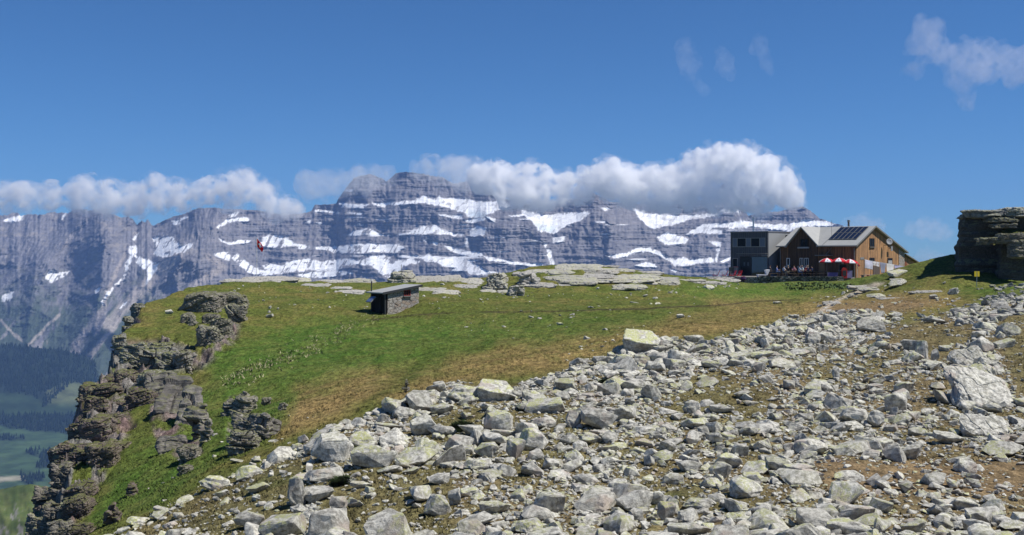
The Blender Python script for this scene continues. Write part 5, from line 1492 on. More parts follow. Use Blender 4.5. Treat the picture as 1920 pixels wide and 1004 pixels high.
TERRW = masonry('mossy_terrace_masonry', 2.4, [(.19,.185,.17),(.10,.10,.095),(.30,.29,.265)], (.012,.014,.012), 1.3)
LIGHTW = masonry('pale_dry_stone', 2.0, [(.34,.32,.30),(.42,.40,.38),(.22,.21,.20)], (.05,.05,.045), 1.3)

TH = radians(45)
CX, CY, CZ = 36.1, 147.7, -2.85
lodge = empty('mountain_lodge', (CX, CY, CZ), -TH, label='old timber mountain lodge with pale roof, solar panels and bright orange boarded gable', cat='lodge')
LW, DE, ZE, ZR, SR = 10.9, 13.6, 4.3, 6.6, 4.68
def fx(px):   # local X on the front for a photograph column
    t = (px - 960) / F; return (t * CY - CX) / (cos(TH) + t * sin(TH))
def sy(px):   # local depth on the right gable for a photograph column
    x0 = CX + LW * cos(TH); y0 = CY - LW * sin(TH); t = (px - 960) / F
    return (t * y0 - x0) / (sin(TH) - t * cos(TH))
def lz(py, px=None, X=0, D=0):
    Y = CY - X * sin(TH) + D * cos(TH); return (HY - py) / F * Y - CZ
zfoot = -.6
ga, gb, gc = fx(1478.5), fx(1504.6), fx(1533.75)
def walls(bm):
    # left wall, back wall, right gable as thick plates; front in front()
    bm_box(bm, .0, .2, .2, DE, zfoot, 3.3)
    bm_box(bm, .2, LW - .2, DE - .2, DE, zfoot, 3.3)
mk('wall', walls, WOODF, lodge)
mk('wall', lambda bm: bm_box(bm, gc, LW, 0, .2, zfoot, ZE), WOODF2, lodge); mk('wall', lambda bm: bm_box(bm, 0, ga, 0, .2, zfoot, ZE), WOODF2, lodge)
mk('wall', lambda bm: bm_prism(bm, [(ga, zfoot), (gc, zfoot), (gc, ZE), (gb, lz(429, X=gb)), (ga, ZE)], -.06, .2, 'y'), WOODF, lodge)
SE = sy(1684.8)      # boards end here, stone pier begins
zr = lambda s: ZR - (s - SR) * (ZR - 3.35) / (DE - SR) if s > SR else ZE + (ZR - ZE) * s / SR
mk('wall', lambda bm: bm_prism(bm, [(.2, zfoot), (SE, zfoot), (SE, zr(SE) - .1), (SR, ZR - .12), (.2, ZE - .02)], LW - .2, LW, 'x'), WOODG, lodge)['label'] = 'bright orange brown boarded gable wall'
mk('stone_pier', lambda bm: bm_prism(bm, [(SE + .003, zfoot), (DE, zfoot), (DE, zr(DE) - .12), (SE + .003, zr(SE) - .12)], LW - .35, LW + .06, 'x'), STONEW, lodge)
# roof: front slope, rear slope, cross gable
def slope(bm, p0, p1, x0, x1, t=.14):
    bm_prism(bm, [(p0[0], p0[1]), (p1[0], p1[1]), (p1[0], p1[1] + t), (p0[0], p0[1] + t)], x0, x1, 'x')
sl = (ZR - ZE) / SR
rf = mk('roof', lambda bm: (slope(bm, (-.5, ZE - .5 * sl), (SR, ZR), -.35, ga - .004), slope(bm, (-.5, ZE - .5 * sl), (SR, ZR), gc + .004, LW + .4), slope(bm, (.3, ZE + .3 * sl - .01), (SR, ZR - .01), ga, gc), slope(bm, (SR + .002, ZR), (DE + .4, zr(DE) - .15), -.35, LW + .4)), ROOFM, lodge)
za = lz(427.5, X=gb)
kk = (za - ZE) / (gb - ga)
back_s = (za - ZE) / sl - .1
def crossroof(bm):
    for e, sgn in ((ga, 1), (gc, -1)):
        k2 = (za - ZE) / abs(gb - e)
        xo = e - sgn * .35; zo = ZE - .35 * k2
        bm_prism(bm, [(xo, zo), (gb, za), (gb, za + .17), (xo, zo + .17)], -.45, min(back_s, SR), 'y')
mk('gable_roof', crossroof, ROOFM, rf)
mk('verge_board', lambda bm: (slope(bm, (-.52, ZE - .52 * sl - .03), (SR, ZR - .03), LW + .403, LW + .45, .2), slope(bm, (SR, ZR - .03), (DE + .42, zr(DE) - .18), LW + .403, LW + .45, .2)), VERGE, rf)
tubes('gutter', [((gc + .3, -.55, ZE - .5 * sl + .02), (LW + .4, -.55, ZE - .5 * sl + .02), .07)], VERGE, rf)
tubes('gutter', [((-.35, -.55, ZE - .5 * sl + .02), (ga - .3, -.55, ZE - .5 * sl + .02), .07)], VERGE, rf)
tubes('downpipe', [((LW - .12, -.14, ZE - .4), (LW - .12, -.14, -.1), .06)], VERGE, lodge)
tubes('downpipe', [((.08, -.14, ZE - .4), (.08, -.14, -.1), .05)], VERGE, lodge)
# lightning rod and chimney
xr = fx(1545)
tubes('lightning_rod', [((xr, 2.0, ZE + 2 * sl + .1), (xr, 2.0, ZR + .9), .02), ((xr, -.5, ZE - .1), (xr, SR, ZR + .17), .025)], DARKM, rf, n=5)
ch = tubes('chimney', [((LW - 4.3, SR + 1.6, zr(SR + 1.6)), (LW - 4.3, SR + 1.6, lz(413, X=LW - 4.3, D=SR + 1.6)), .14)], plain('tarred_pipe', (.10, .09, .085), .7), rf)
zt = lz(413, X=LW - 4.3, D=SR + 1.6)
tubes('chimney_cap', [((LW - 4.3, SR + 1.6, zt - .25), (LW - 4.3, SR + 1.6, zt), .19)], VERGE, ch)
# solar panels, two rows of six
for r_ in range(2):
    for c_ in range(6):
        s0, s1 = (.95, 2.55) if r_ == 0 else (2.66, 4.26)
        x0 = LW - .35 - 3.95 + c_ * .66; x1 = x0 + .62
        z0, z1 = ZE + s0 * sl + .22, ZE + s1 * sl + .22
        pn = mk('solar_panel', lambda bm: bm_prism(bm, [(s0, z0), (s1, z1), (s1, z1 + .05), (s0, z0 + .05)], x0, x1, 'x'), VERGE, rf)
        mk('cells', lambda bm: bm_prism(bm, [(s0 + .04, z0 + .055 + .04 * sl), (s1 - .04, z1 + .055 - .04 * sl), (s1 - .04, z1 + .07 - .04 * sl), (s0 + .04, z0 + .07 + .04 * sl)], x0 + .03, x1 - .03, 'x'), SOLARG, pn)
def window(parent, x0, x1, z0, z1, y, axis='x', frame=WHITEP, panes=2, sill=True, fw=.07, name='window', out=-1, box=None):
    """window on a wall plane: axis x -> wall runs along x at depth y, facing out*y; axis y -> wall runs along y at x = y"""
    def B(a0, a1, d0, d1, c0, c1):
        return (a0, a1, y + min(d0 * out, d1 * out), y + max(d0 * out, d1 * out), c0, c1) if axis == 'x' else (y + min(d0 * out, d1 * out), y + max(d0 * out, d1 * out), a0, a1, c0, c1)
    w = boxes(name, [B(x0, x1, .003, .05, z0, z0 + fw), B(x0, x1, .003, .05, z1 - fw, z1), B(x0, x0 + fw, .003, .05, z0 + fw, z1 - fw), B(x1 - fw, x1, .003, .05, z0 + fw, z1 - fw)]
              + [B(x0 + (x1 - x0) * i / panes - fw * .4, x0 + (x1 - x0) * i / panes + fw * .4, .003, .047, z0 + fw, z1 - fw) for i in range(1, panes)], frame, parent)
    boxes('pane', [B(x0 + fw, x1 - fw, .004, .02, z0 + fw, z1 - fw)], DARKG, w)
    if sill: boxes('sill', [B(x0 - .08, x1 + .08, .003, .16, z0 - .07, z0 - .003)], VERGE, w)
    return w
DKWOOD = plain('dark_window_wood', (.05, .032, .022), .8)
def zc1(v): return 380 + v / 4.8
def xc1(u): return 1340 + u / 4.8
def fwin(u0, u1, v0, v1, fr, panes, y=-.06, **k):
    a, b = fx(xc1(u0)), fx(xc1(u1)); return window(lodge, a, b, lz(zc1(v1), X=a), lz(zc1(v0), X=a), y, 'x', fr, panes, **k)
fwin(772, 846, 328, 400, DKWOOD, 2); fwin(650, 680, 500, 568, WHITEP, 1, fw=.1); fwin(768, 800, 500, 570, WHITEP, 2, fw=.07); fwin(812, 848, 500, 570, WHITEP, 2, fw=.07)
a = fx(xc1(755)); b = fx(xc1(855))
FL = plain('pale_flower_box', (.36, .36, .36), .8, .2, .4, 0, 12)
boxes('flower_box', [(a, b, -.28, -.065, lz(zc1(414), X=a), lz(zc1(401), X=a))], FL, lodge); boxes('flower_box', [(a, b, -.28, -.065, lz(zc1(588), X=a), lz(zc1(572), X=a))], FL, lodge)
a = fx(xc1(638)); b = fx(xc1(684)); boxes('flower_box', [(a, b, -.28, -.065, lz(zc1(585), X=a), lz(zc1(572), X=a))], FL, lodge)
a, b = fx(xc1(935)), fx(xc1(1062))
cn = boxes('door_canopy', [(a, b, -1.0, -.003, lz(zc1(480), X=a), lz(zc1(472), X=a))], VERGE, lodge)
tubes('canopy_stay', [((b - .5, -.9, lz(zc1(472), X=b)), (b - .1, -.02, lz(zc1(405), X=b)), .03)], VERGE, cn)
a, b = fx(xc1(940)), fx(xc1(990)); boxes('door', [(a, b, -.05, -.003, 0, 2.05)], board_mat('pale_door_boards', [(.34,.22,.12),(.28,.18,.10),(.2,.12,.07)]), lodge)
a, b = fx(xc1(1130)), fx(xc1(1175)); fwin(1120, 1180, 560, 610, DKWOOD, 2, y=0)
# gable side windows
def swin(u0, u1, v0, v1, fr, panes, **k):
    a, b = sy(xc1(u0)), sy(xc1(u1)); return window(lodge, a, b, lz(zc1(v1), X=LW, D=a), lz(zc1(v0), X=LW, D=a), LW, 'y', fr, panes, out=1, **k)
swin(1393, 1436, 322, 400, DKWOOD, 2); swin(1393, 1436, 497, 530, DKWOOD, 2, sill=False)
w = swin(1553, 1597, 500, 566, DKWOOD, 1, sill=False)
a, b = sy(xc1(1558)), sy(xc1(1592)); boxes('shutter', [(LW + .055, LW + .09, a, b, lz(zc1(566), X=LW, D=a), lz(zc1(522), X=LW, D=a))], plain('grey_shutter', (.38, .38, .38)), w)
a, b = sy(xc1(1425)), sy(xc1(1482)); dr = boxes('door', [(LW + .003, LW + .06, a, b, -.1, lz(zc1(572), X=LW, D=a))], board_mat('grey_brown_door', [(.16,.13,.11),(.11,.09,.08),(.07,.06,.05)], .17, 1), lodge)
a, b = sy(xc1(1309)), sy(xc1(1342)); boxes('name_board', [(LW + .003, LW + .04, a, b, lz(zc1(514), X=LW, D=a), lz(zc1(494), X=LW, D=a))], plain('grey_board', (.22, .23, .23)), lodge)
# satellite dish and small receiver on the gable
sa_ = sy(xc1(1522)); zs = lz(zc1(355), X=LW, D=sa_)
def dish(bm):
    c = Vector((LW + .75, sa_, zs)); n_ = Vector((.75, -.62, .3)).normalized(); u = n_.orthogonal().normalized(); w_ = n_.cross(u)
    rings = []
    for q in range(5):
        rr = .42 * q / 4; rings.append([bm.verts.new(c + n_ * (rr * rr * .5) + (u * cos(a_) + w_ * sin(a_)) * rr) for a_ in np.linspace(0, 2 * pi, 16, endpoint=False)] if q else [bm.verts.new(c)])
    for i in range(16): bm.faces.new((rings[0][0], rings[1][i], rings[1][(i + 1) % 16]))
    for q in range(1, 4):
        for i in range(16): bm.faces.new((rings[q][i], rings[q + 1][i], rings[q + 1][(i + 1) % 16], rings[q][(i + 1) % 16]))
sdish = mk('satellite_dish', dish, plain('light_grey_plastic', (.34, .35, .36)), lodge, None, True)
sdish.modifiers.new('thick', 'SOLIDIFY').thickness = .03
tubes('bracket', [((LW, sa_, zs - .45), (LW + .6, sa_, zs - .45), .03), ((LW + .6, sa_, zs - .8), (LW + .6, sa_, zs - .02), .03)], DARKM, sdish)
a = sy(xc1(1566)); z_ = lz(zc1(415), X=LW, D=a)
an = boxes('flat_antenna', [(LW + .4, LW + .46, a - .25, a + .25, z_ - .3, z_ + .3)], plain('grey_antenna', (.25, .26, .27)), lodge)
tubes('bracket', [((LW, a, z_), (LW + .4, a, z_), .03)], DARKM, an)
# lean-to behind
LT = sy(1727)
lt = empty('lean_to_shed', (0, 0, 0)); lt.location = (CX, CY, CZ); lt.rotation_euler = (0, 0, -TH); tag(lt, 'low orange boarded lean-to shed continuing the roof line behind the stone pier', 'shed')
z0_, z1_ = lz(476, X=LW, D=DE + .1), lz(495, X=LW, D=LT)
mk('wall', lambda bm: bm_prism(bm, [(DE + .02, -1), (LT, -1), (LT, z1_ - .12), (DE + .02, z0_ - .12)], LW - 3.5, LW - .3, 'x'), WOODG, lt)
mk('roof', lambda bm: slope(bm, (DE + .45, z0_ - .14), (LT + .4, z1_ - .2), LW - 3.8, LW + .1), VERGE, lt)
boxes('door', [(LW - .297, LW - .24, DE + .4, DE + 1.3, 0, 2.0)], board_mat('red_brown_door', [(.30,.10,.05),(.22,.08,.04),(.12,.05,.03)], .17, 1), lt)

# ------------------------------------------------------------------ grey annex
AX, AY, AW, AD, AH = 34.4, 147.7, 5.9, 8.0, 5.95
annex = empty('annex', (AX - AW * cos(TH), AY + AW * sin(TH), -2.75), -TH, label='modern flat-roofed dark grey two-storey annex with strip window left of the timber lodge', cat='annex')
GREYC = board_mat('dark_grey_cladding', [(.115,.118,.130),(.095,.098,.108),(.075,.077,.086)], .30, 0, .6)
GREYS = plain('light_grey_panel', (.30, .31, .315), .5, .3, .05)
def ax_(u): return (u - 140) / 335 * AW
def az_(v): return (640 - v) / 372 * (AH - .1) + .12
mk('wall', lambda bm: (bm_box(bm, 0, AW, 0, .2, az_(480), AH), bm_box(bm, 0, ax_(230), 0, .2, -.6, az_(480) - .003), bm_box(bm, ax_(470), AW, 0, .2, -.6, az_(480) - .003), bm_box(bm, 0, .2, .2, AD, -.6, AH)), GREYC, annex)
mk('wall', lambda bm: (bm_box(bm, AW - .2, AW + .003, .203, AD, -.6, AH - .003), bm_box(bm, .2, AW - .2, AD - .2, AD, -.6, AH)), GREYS, annex)['label'] = 'plain light grey side wall'
boxes('roof', [(-.08, AW + .08, -.08, AD + .08, AH + .003, AH + .12)], plain('grey_roof_edge', (.20, .20, .21)), annex)
boxes('ceiling_slab', [(.2, AW - .2, .2, AD - .2, AH - .3, AH - .2), (.2, AW - .2, .2, AD - .2, -.1, 0.02)], plain('floor_slab', (.2, .2, .2)), annex)
ws = boxes('strip_window', [(ax_(160), ax_(456), -.05, -.003, az_(322), az_(318)), (ax_(160), ax_(456), -.05, -.003, az_(397), az_(392))] + [(ax_(u), ax_(u + 5), -.05, -.003, az_(392), az_(322)) for u in (160, 200, 280, 324, 402, 450)], plain('light_window_metal', (.30, .29, .27)), annex)
for q0, q1 in ((206, 279), (330, 401)): boxes('pane', [(ax_(q0), ax_(q1), -.03, -.004, az_(391), az_(323))], DARKG, ws)
BLI = plain('blue_grey_blind', (.13, .15, .19), .4)
for q0, q1 in ((166, 199), (286, 323), (408, 449)): boxes('blind', [(ax_(q0), ax_(q1), -.04, -.004, az_(391), az_(323))], BLI, ws)
window(annex, ax_(160), ax_(206), az_(570), az_(494), 0, 'x', plain('pinkish_frame', (.36, .31, .29)), 1, sill=False)
dw = boxes('door', [(ax_(232), ax_(328), .05, .12, -.05, az_(483))], plain('black_door', (.018, .018, .022), .4), annex)
boxes('door_panel', [(ax_(258), ax_(272), .03, .047, az_(560), az_(528)), (ax_(292), ax_(306), .03, .047, az_(560), az_(528))], plain('grey_door_glass', (.09, .09, .10), .2), dw)
gw = boxes('picture_window', [(ax_(331), ax_(468), .05, .10, -.02, az_(483))], plain('blue_reflecting_glass', (.018, .026, .06), .05, .9), annex)
tubes('canopy', [((ax_(212), -.5, az_(454)), (ax_(475), -.5, az_(454)), .035), ((ax_(265), -.5, az_(454)), (ax_(265), -.003, az_(410)), .02), ((ax_(212), -.5, az_(454)), (ax_(212), -.003, az_(454)), .02), ((ax_(474), -.5, az_(454)), (ax_(474), -.003, az_(454)), .02)], VERGE, annex)
boxes('lamp_strip', [(ax_(424), ax_(474), -.1, -.003, az_(478), az_(462))], plain('grey_strip', (.14, .15, .16)), annex)
fl = tubes('flue', [((ax_(275), 2.0, AH + .1), (ax_(275), 2.0, AH + 2.05), .11)], STEEL, annex)
tubes('flue_cap', [((ax_(275), 2.0, AH + 2.0), (ax_(275), 2.0, AH + 2.12), .15)], STEEL, fl)
# link between annex and lodge
boxes('passage', [(AW + .006, AW + 1.35, 4.5, AD, -.6, AH - .35)], plain('dark_passage_wall', (.05, .052, .06)), annex)
def atpx(name, px, py, Y): return px2w(px, py, Y)
for px, lab, colr, hgt in ((1371.5, 'dark vented gas locker at the left corner of the annex', (.09, .095, .09), 1.15), (1380, 'pale grey cabinet beside the dark vented locker', (.26, .27, .27), 1.2)):
    e = empty('cabinet', (*px2w(px, 518, 150)[:2], -2.75), -TH * .6, label=lab, cat='cabinet')
    boxes('housing', [(-.3, .3, -.25, .25, 0, hgt)], plain('cabinet_paint', colr), e)
    boxes('door', [(-.26, .26, -.28, -.253, .06, hgt - .06)], plain('cabinet_door_paint', tuple(x * .8 for x in colr)), e)
    boxes('lid', [(-.33, .33, -.29, .28, hgt + .003, hgt + .05)], RED if px > 1375 else VERGE, e)

# ------------------------------------------------------------------ terrace
TZ = -2.72
def T(px, Y): return ((px - 960) / F * Y, Y)
deck = [T(1383, 140.2), T(1426, 139.2), T(1570, 137.4), T(1602, 139.6), (CX + .2, CY - .4), T(1440, 149.5), T(1372, 152.5)]
tag(mk('terrace', lambda bm: bm_prism(bm, deck, TZ - .9, TZ, 'z'), plain('terrace_paving', (.20, .19, .175), .9), None), kind='structure')
def wall_strip(name, pts, h0, h1, th, mat, label, seed):
    """stone wall along pts, rough faced, with a cap"""
    V = []; rows = 9
    L = [0]
    for a, b in zip(pts, pts[1:]): L.append(L[-1] + math.dist(a, b))
    n = int(L[-1] / .16); s = np.linspace(0, L[-1], n)
    x = np.interp(s, L, [p[0] for p in pts]); y = np.interp(s, L, [p[1] for p in pts])
    tx = np.gradient(x); ty = np.gradient(y); l = np.hypot(tx, ty); nx, ny = ty / l, -tx / l
    for i in range(rows):
        z = h0 + (h1 - h0) * i / (rows - 1)
        d = .05 * fbm(s * 3, s * 0 + z * 4, seed, 3)
        V.append(np.stack([x + nx * d, y + ny * d, np.full(n, z) + (.04 * fbm(s * 2, s * 0, seed + 4, 2) if i == rows - 1 else 0)], -1))
    topv = V[-1].copy(); topv[:, 0] -= nx * th; topv[:, 1] -= ny * th; V.append(topv)
    bot = topv.copy(); bot[:, 2] = h0; V.append(bot)
    V = np.array(V)
    o = link(name, np_mesh(name, V.reshape(-1, 3), grid_faces(*V.shape[:2]), False), mat)
    return tag(o, label, 'wall')
wall_strip('terrace_wall', [T(1423, 139.1), T(1500, 138.2), T(1571, 137.2), (T(1572, 137.2)[0] + .25, 137.9)], -3.9, TZ + .13, .45, TERRW, 'dark mossy stone retaining wall of the lodge terrace above the green lawn', 3)
wall_strip('terrace_wall', [T(1382, 140.4), T(1400, 139.6), T(1422.5, 139.1)], -3.9, TZ + .02, .45, LIGHTW, 'short light stone wall joining the left end of the dark terrace wall', 5)

wall_strip('low_wall', [T(1330, 142.5), T(1360, 141.5), T(1381.5, 140.6)], -3.6, -2.86, .4, LIGHTW, 'low crumbling stone wall under the red deck chairs', 9)
tag(mk('terrace_step', lambda bm: bm_prism(bm, [T(1328, 142.8), T(1382, 140.9), T(1372, 150), T(1322, 151)], -3.6, -2.87, 'z'), plain('worn_paving', (.30, .29, .27), .9), None), kind='structure')
cap = boxes('wall_end_block', [(-.5, .5, -.3, .3, -1.0, .1)], LIGHTW); cap.location = (*T(1573.5, 137.6), TZ); cap.rotation_euler.z = -.1; tag(cap, 'pale end block of the terrace wall beside the steps', 'stone block')
tag(mk('side_path', lambda bm: bm_prism(bm, [T(1572, 138.2), T(1668, 141.0), T(1662, 146), T(1604, 140.2)], -3.6, -2.83, 'z'), plain('side_paving', (.26, .25, .23), .9), None), kind='structure')

# furniture
CANR = plain('red_canvas', (.56, .028, .045), .8, .1, .08); CANW = plain('white_canvas', (.70, .70, .72), .8, .1, .04)
PRINT = plain('dark_print', (.08, .08, .09), .8)
def umbrella(px, Y, zt, rad, phase, lab):
    x, y = T(px, Y); e = empty('parasol', (x, y, TZ), 0, label=lab, cat='parasol', group='red and white parasols on the lodge terrace')
    H = zt - TZ
    def can(par):
        def f(bm):
            n = 8; top = bm.verts.new((0, 0, H)); mid, rim, val = [], [], []
            for i in range(n * 2):
                a_ = phase + pi * i / n; sc = 1 if i % 2 == 0 else .955
                mid.append(bm.verts.new((cos(a_) * rad * .55 * sc, sin(a_) * rad * .55 * sc, H - .17))); rim.append(bm.verts.new((cos(a_) * rad * sc, sin(a_) * rad * sc, H - .46)))
                val.append(bm.verts.new((cos(a_) * rad * sc, sin(a_) * rad * sc, H - .58)))
            for i in range(n * 2):
                j = (i + 1) % (2 * n)
                if (i // 2) % 2 != par: continue
                bm.faces.new((top, mid[i], mid[j])); bm.faces.new((mid[i], rim[i], rim[j], mid[j])); bm.faces.new((rim[i], val[i], val[j], rim[j]))
            for v in [v for v in bm.verts if not v.link_faces]: bm.verts.remove(v)
        return f
    c = mk('canopy', can(0), CANR, e); c2 = mk('canopy', can(1), CANW, e)
    for q in (c, c2):
        md = q.modifiers.new('t', 'SOLIDIFY'); md.thickness = .012
    for i in (1, 3, 5, 7):      # small printed emblem on each white panel
        a_ = phase + pi / 8 * (i * 2 + 1)
        mk('emblem', lambda bm: bm.faces.new([bm.verts.new((cos(a_ + da) * rad * rr, sin(a_ + da) * rad * rr, H - .17 - (rr - .55) / .45 * .29 + .02)) for da, rr in ((-.09, .70), (.0, .66), (.09, .70), (.07, .80), (-.06, .78))]), PRINT, c2)
    tubes('pole', [((0, 0, 0), (0, 0, H), .028)], VERGE, e)
    tubes('finial', [((0, 0, H), (0, 0, H + .08), .03)], VERGE, e)
    boxes('base', [(-.28, .28, -.28, .28, 0, .1)], VERGE, e)
umbrella(1550.5, 139.5, (HY - 484) / F * 139.5, 1.02, .25, 'leftmost of the three red and white parasols in front of the lodge')
umbrella(1573.5, 139.0, (HY - 483.5) / F * 139.0, 1.06, 0.0, 'middle one of the three red and white parasols in front of the lodge')
umbrella(1593.5, 138.8, (HY - 486) / F * 138.8, 1.02, .45, 'rightmost of the three red and white parasols, beside the orange gable')

# people: one skinned body per pose
SKIN = plain('skin', (.52, .32, .23), .6, .3, .05)
def person(loc, rz, shirt, trou, hair, lab, pose='sit', seed=0):
    r = random.Random(seed)
    sit = pose == 'sit'
    lean = r.uniform(.03, .16); hz2 = .45 if sit else .92
    J = {}
    def P(n_, p, rad): J[n_] = (Vector(p), rad)
    P('pel', (0, 0, hz2 + .07), .15); P('waist', (0, lean * .5, hz2 + .25), .135); P('chest', (0, lean, hz2 + .45), .16); P('neck', (0, lean + .01, hz2 + .60), .055); P('head0', (0, lean + .03, hz2 + .70), .085); P('head1', (0, lean + .03, hz2 + .80), .095)
    for s_, n_ in ((1, 'l'), (-1, 'r')):
        P('hip' + n_, (s_ * .1, .02, hz2 + .05), .10)
        if sit:
            P('kn' + n_, (s_ * .13, .45, hz2 + .07), .068); P('an' + n_, (s_ * .13, .42, .09), .042); P('ft' + n_, (s_ * .14, .58, .04), .036)
        else:
            P('kn' + n_, (s_ * .11, .04, .50), .065); P('an' + n_, (s_ * .11, 0, .09), .042); P('ft' + n_, (s_ * .12, .15, .04), .036)
        P('sh' + n_, (s_ * .18, lean, hz2 + .53), .062); ex = r.uniform(.1, .28)
        P('el' + n_, (s_ * .25, lean + ex * .6, hz2 + .30), .046); P('wr' + n_, (s_ * .16, lean + ex + .16, hz2 + .30), .032); P('hd' + n_, (s_ * .13, lean + ex + .25, hz2 + .30), .036)
    E = [('pel', 'waist'), ('waist', 'chest'), ('chest', 'neck'), ('neck', 'head0'), ('head0', 'head1')]
    for n_ in 'lr': E += [('pel', 'hip' + n_), ('hip' + n_, 'kn' + n_), ('kn' + n_, 'an' + n_), ('an' + n_, 'ft' + n_), ('chest', 'sh' + n_), ('sh' + n_, 'el' + n_), ('el' + n_, 'wr' + n_), ('wr' + n_, 'hd' + n_)]
    names = list(J); me = bpy.data.meshes.new('person'); me.from_pydata([J[k][0] for k in names], [(names.index(a_), names.index(b_)) for a_, b_ in E], [])
    o = bpy.data.objects.new('person', me); COL.objects.link(o)
    o.modifiers.new('s', 'SKIN'); sv = me.skin_vertices[0].data
    for i, k in enumerate(names): sv[i].radius = (J[k][1], J[k][1]); sv[i].use_root = (k == 'pel')
    o.modifiers.new('u', 'SUBSURF').levels = 1
    dg = bpy.context.evaluated_depsgraph_get(); dg.update()
    out = bpy.data.meshes.new_from_object(o.evaluated_get(dg)); bpy.data.objects.remove(o)
    for m_ in (SKIN, shirt, trou): out.materials.append(m_)
    for p in out.polygons:
        c = p.center; p.use_smooth = True
        if c.z > hz2 + .60: k = 0
        elif c.z > hz2 + .20 and not (c.y > lean + .22): k = 1
        elif c.z > hz2 + .24: k = 0
        elif abs(c.x) > .2 and c.z > hz2 + .15: k = 1
        else: k = 2
        p.material_index = k
    o = link('person', out, None); o.location = loc; o.rotation_euler = (0, 0, rz)
    def hairf(bm):
        bmesh.ops.create_icosphere(bm, subdivisions=2, radius=.112)
        for v in list(bm.verts):
            if v.co.y > .055 and v.co.z < .04 or v.co.z < -.09: bm.verts.remove(v)
        for v in bm.verts: v.co += Vector((0, lean + .015, hz2 + .80))
    mk('hair', hairf, hair, o, None, True)
    return tag(o, lab, 'person', 'guests on the lodge terrace')
def cl(name, c): return plain(name, c, .85, .15, .1, 0, 14)
HB, HD, HBL = cl('brown_hair', (.07, .04, .025)), cl('dark_hair', (.02, .017, .015)), cl('fair_hair', (.30, .20, .10))
DEN, BLK, KHA = cl('denim', (.10, .15, .27)), cl('black_fabric', (.02, .02, .025)), cl('khaki', (.28, .24, .18))
PZ = TZ + .02
PEO = [(1445.5, 141.2, 1.9, (.07,.055,.05), BLK, HB, 'person in a dark brown jacket sitting alone at the shaded left end of the terrace'),
 (1456, 141.0, -1.9, (.16,.20,.42), DEN, HB, 'person in a blue top with reddish hair beside the dark jacketed guest'),
 (1469, 140.4, -1.2, (.60,.62,.66), DEN, HD, 'person in a white shirt bending over the table below the left window'),
 (1479.5, 139.8, 1.4, (.025,.025,.035), KHA, HBL, 'person in black with fair hair facing the white shirted guest'),
 (1488.5, 141.4, 3.0, (.50,.22,.26), BLK, HB, 'person in a pink top between black clad and light blue clad guests'),
 (1497.5, 140.2, -1.5, (.45,.55,.66), DEN, HD, 'person in a light blue shirt leaning at the middle table'),
 (1504, 141.3, 2.6, (.48,.62,.66), BLK, HBL, 'person in a pale turquoise top half hidden behind the light blue shirt'),
 (1509.5, 140.0, -1.3, (.55,.05,.05), BLK, HB, 'person in a red top at the middle of the terrace'),
 (1516.5, 139.8, 1.5, (.035,.05,.11), BLK, HBL, 'person in a navy jacket right of the red top'),
 (1523, 140.2, 1.8, (.045,.06,.12), BLK, HD, 'person in a dark blue jacket, last guest on the bench toward the parasols')]
for i, (px, Y, rz, sc, tr, hr, lab) in enumerate(PEO):
    person((*T(px, Y), PZ + .12), rz, cl('shirt', sc), tr, hr, lab, 'sit', 30 + i)
TBW = plain('table_wood', (.16, .115, .075), .8)
def table_set(px, Y, lab, ln=1.9, rz=0):
    e = empty('picnic_table', (*T(px, Y), TZ), rz, label=lab, cat='table', group='wooden tables on the terrace')
    boxes('table_top', [(-ln / 2, ln / 2, -.36, .36, .72, .77)], TBW, e)
    for s_ in (-1, 1):
        boxes('bench_seat', [(-ln / 2, ln / 2, s_ * .75 - .14, s_ * .75 + .14, .43, .47)], TBW, e)
        boxes('leg', [(s_ * ln * .38 - .04, s_ * ln * .38 + .04, -.3, .3, 0, .717)], TBW, e)
        for q in (-1, 1): boxes('leg', [(q * ln * .4 - .04, q * ln * .4 + .04, s_ * .75 - .1, s_ * .75 + .1, 0, .427)], TBW, e)
table_set(1451, 141.4, 'wooden table at the shaded left end of the terrace', 1.6)
table_set(1478, 140.6, 'wooden table shared by white shirted and black clad guests', 2.0)
table_set(1508, 140.6, 'wooden table in front of the two white-framed lower windows', 2.4)
table_set(1541, 140.2, 'empty wooden table under the leftmost parasol', 1.9)
# white lounger, folded banners, ice cream stand, bench and buckets
e = empty('lounge_chair', (*T(1430, 140.6), TZ), .1, label='white garden lounger at the left end of the terrace wall', cat='lounger')
boxes('seat', [(-.75, .45, -.3, .3, .22, .34)], CANW, e); mk('backrest', lambda bm: bm_prism(bm, [(.45, .25), (.55, .25), (.9, .95), (.8, .97), (.3, .9)], -.3, .3, 'y'), CANW, e)
for q in (-.65, .35): boxes('leg', [(q - .03, q + .03, -.27, .27, 0, .217)], CANW, e)
LIL = plain('violet_blue_banner', (.14, .12, .30), .8, .1, .12, 0, 3); LIL2 = plain('lilac_banner', (.34, .31, .55), .8, .1, .12, 0, 3)
def banner(p0, p1, Y, z0, z1, m_, lab):
    e = empty('banner', (*T((p0 + p1) / 2, Y), TZ), 0, label=lab, cat='banner'); w_ = (p1 - p0) / F * Y / 2
    boxes('cloth', [(-w_, w_, -.012, .012, z0, z1)], m_, e)
    for s_ in (-1, 1): tubes('post', [((s_ * (w_ + .03), 0, 0), (s_ * (w_ + .03), 0, z1 + .05), .025)], VERGE, e)
banner(1552, 1571, 138.3, .05, .62, LIL, 'violet blue banner hung along the terrace edge under the parasols')
banner(1584, 1598, 138.0, -.05, .85, LIL2, 'pale lilac banner right of the red ice cream stand')
e = empty('ice_cream_stand', (*T(1583, 137.9), TZ - .1), 0, label='red rounded ice cream stand sign with a dark panel at the terrace steps', cat='stand')
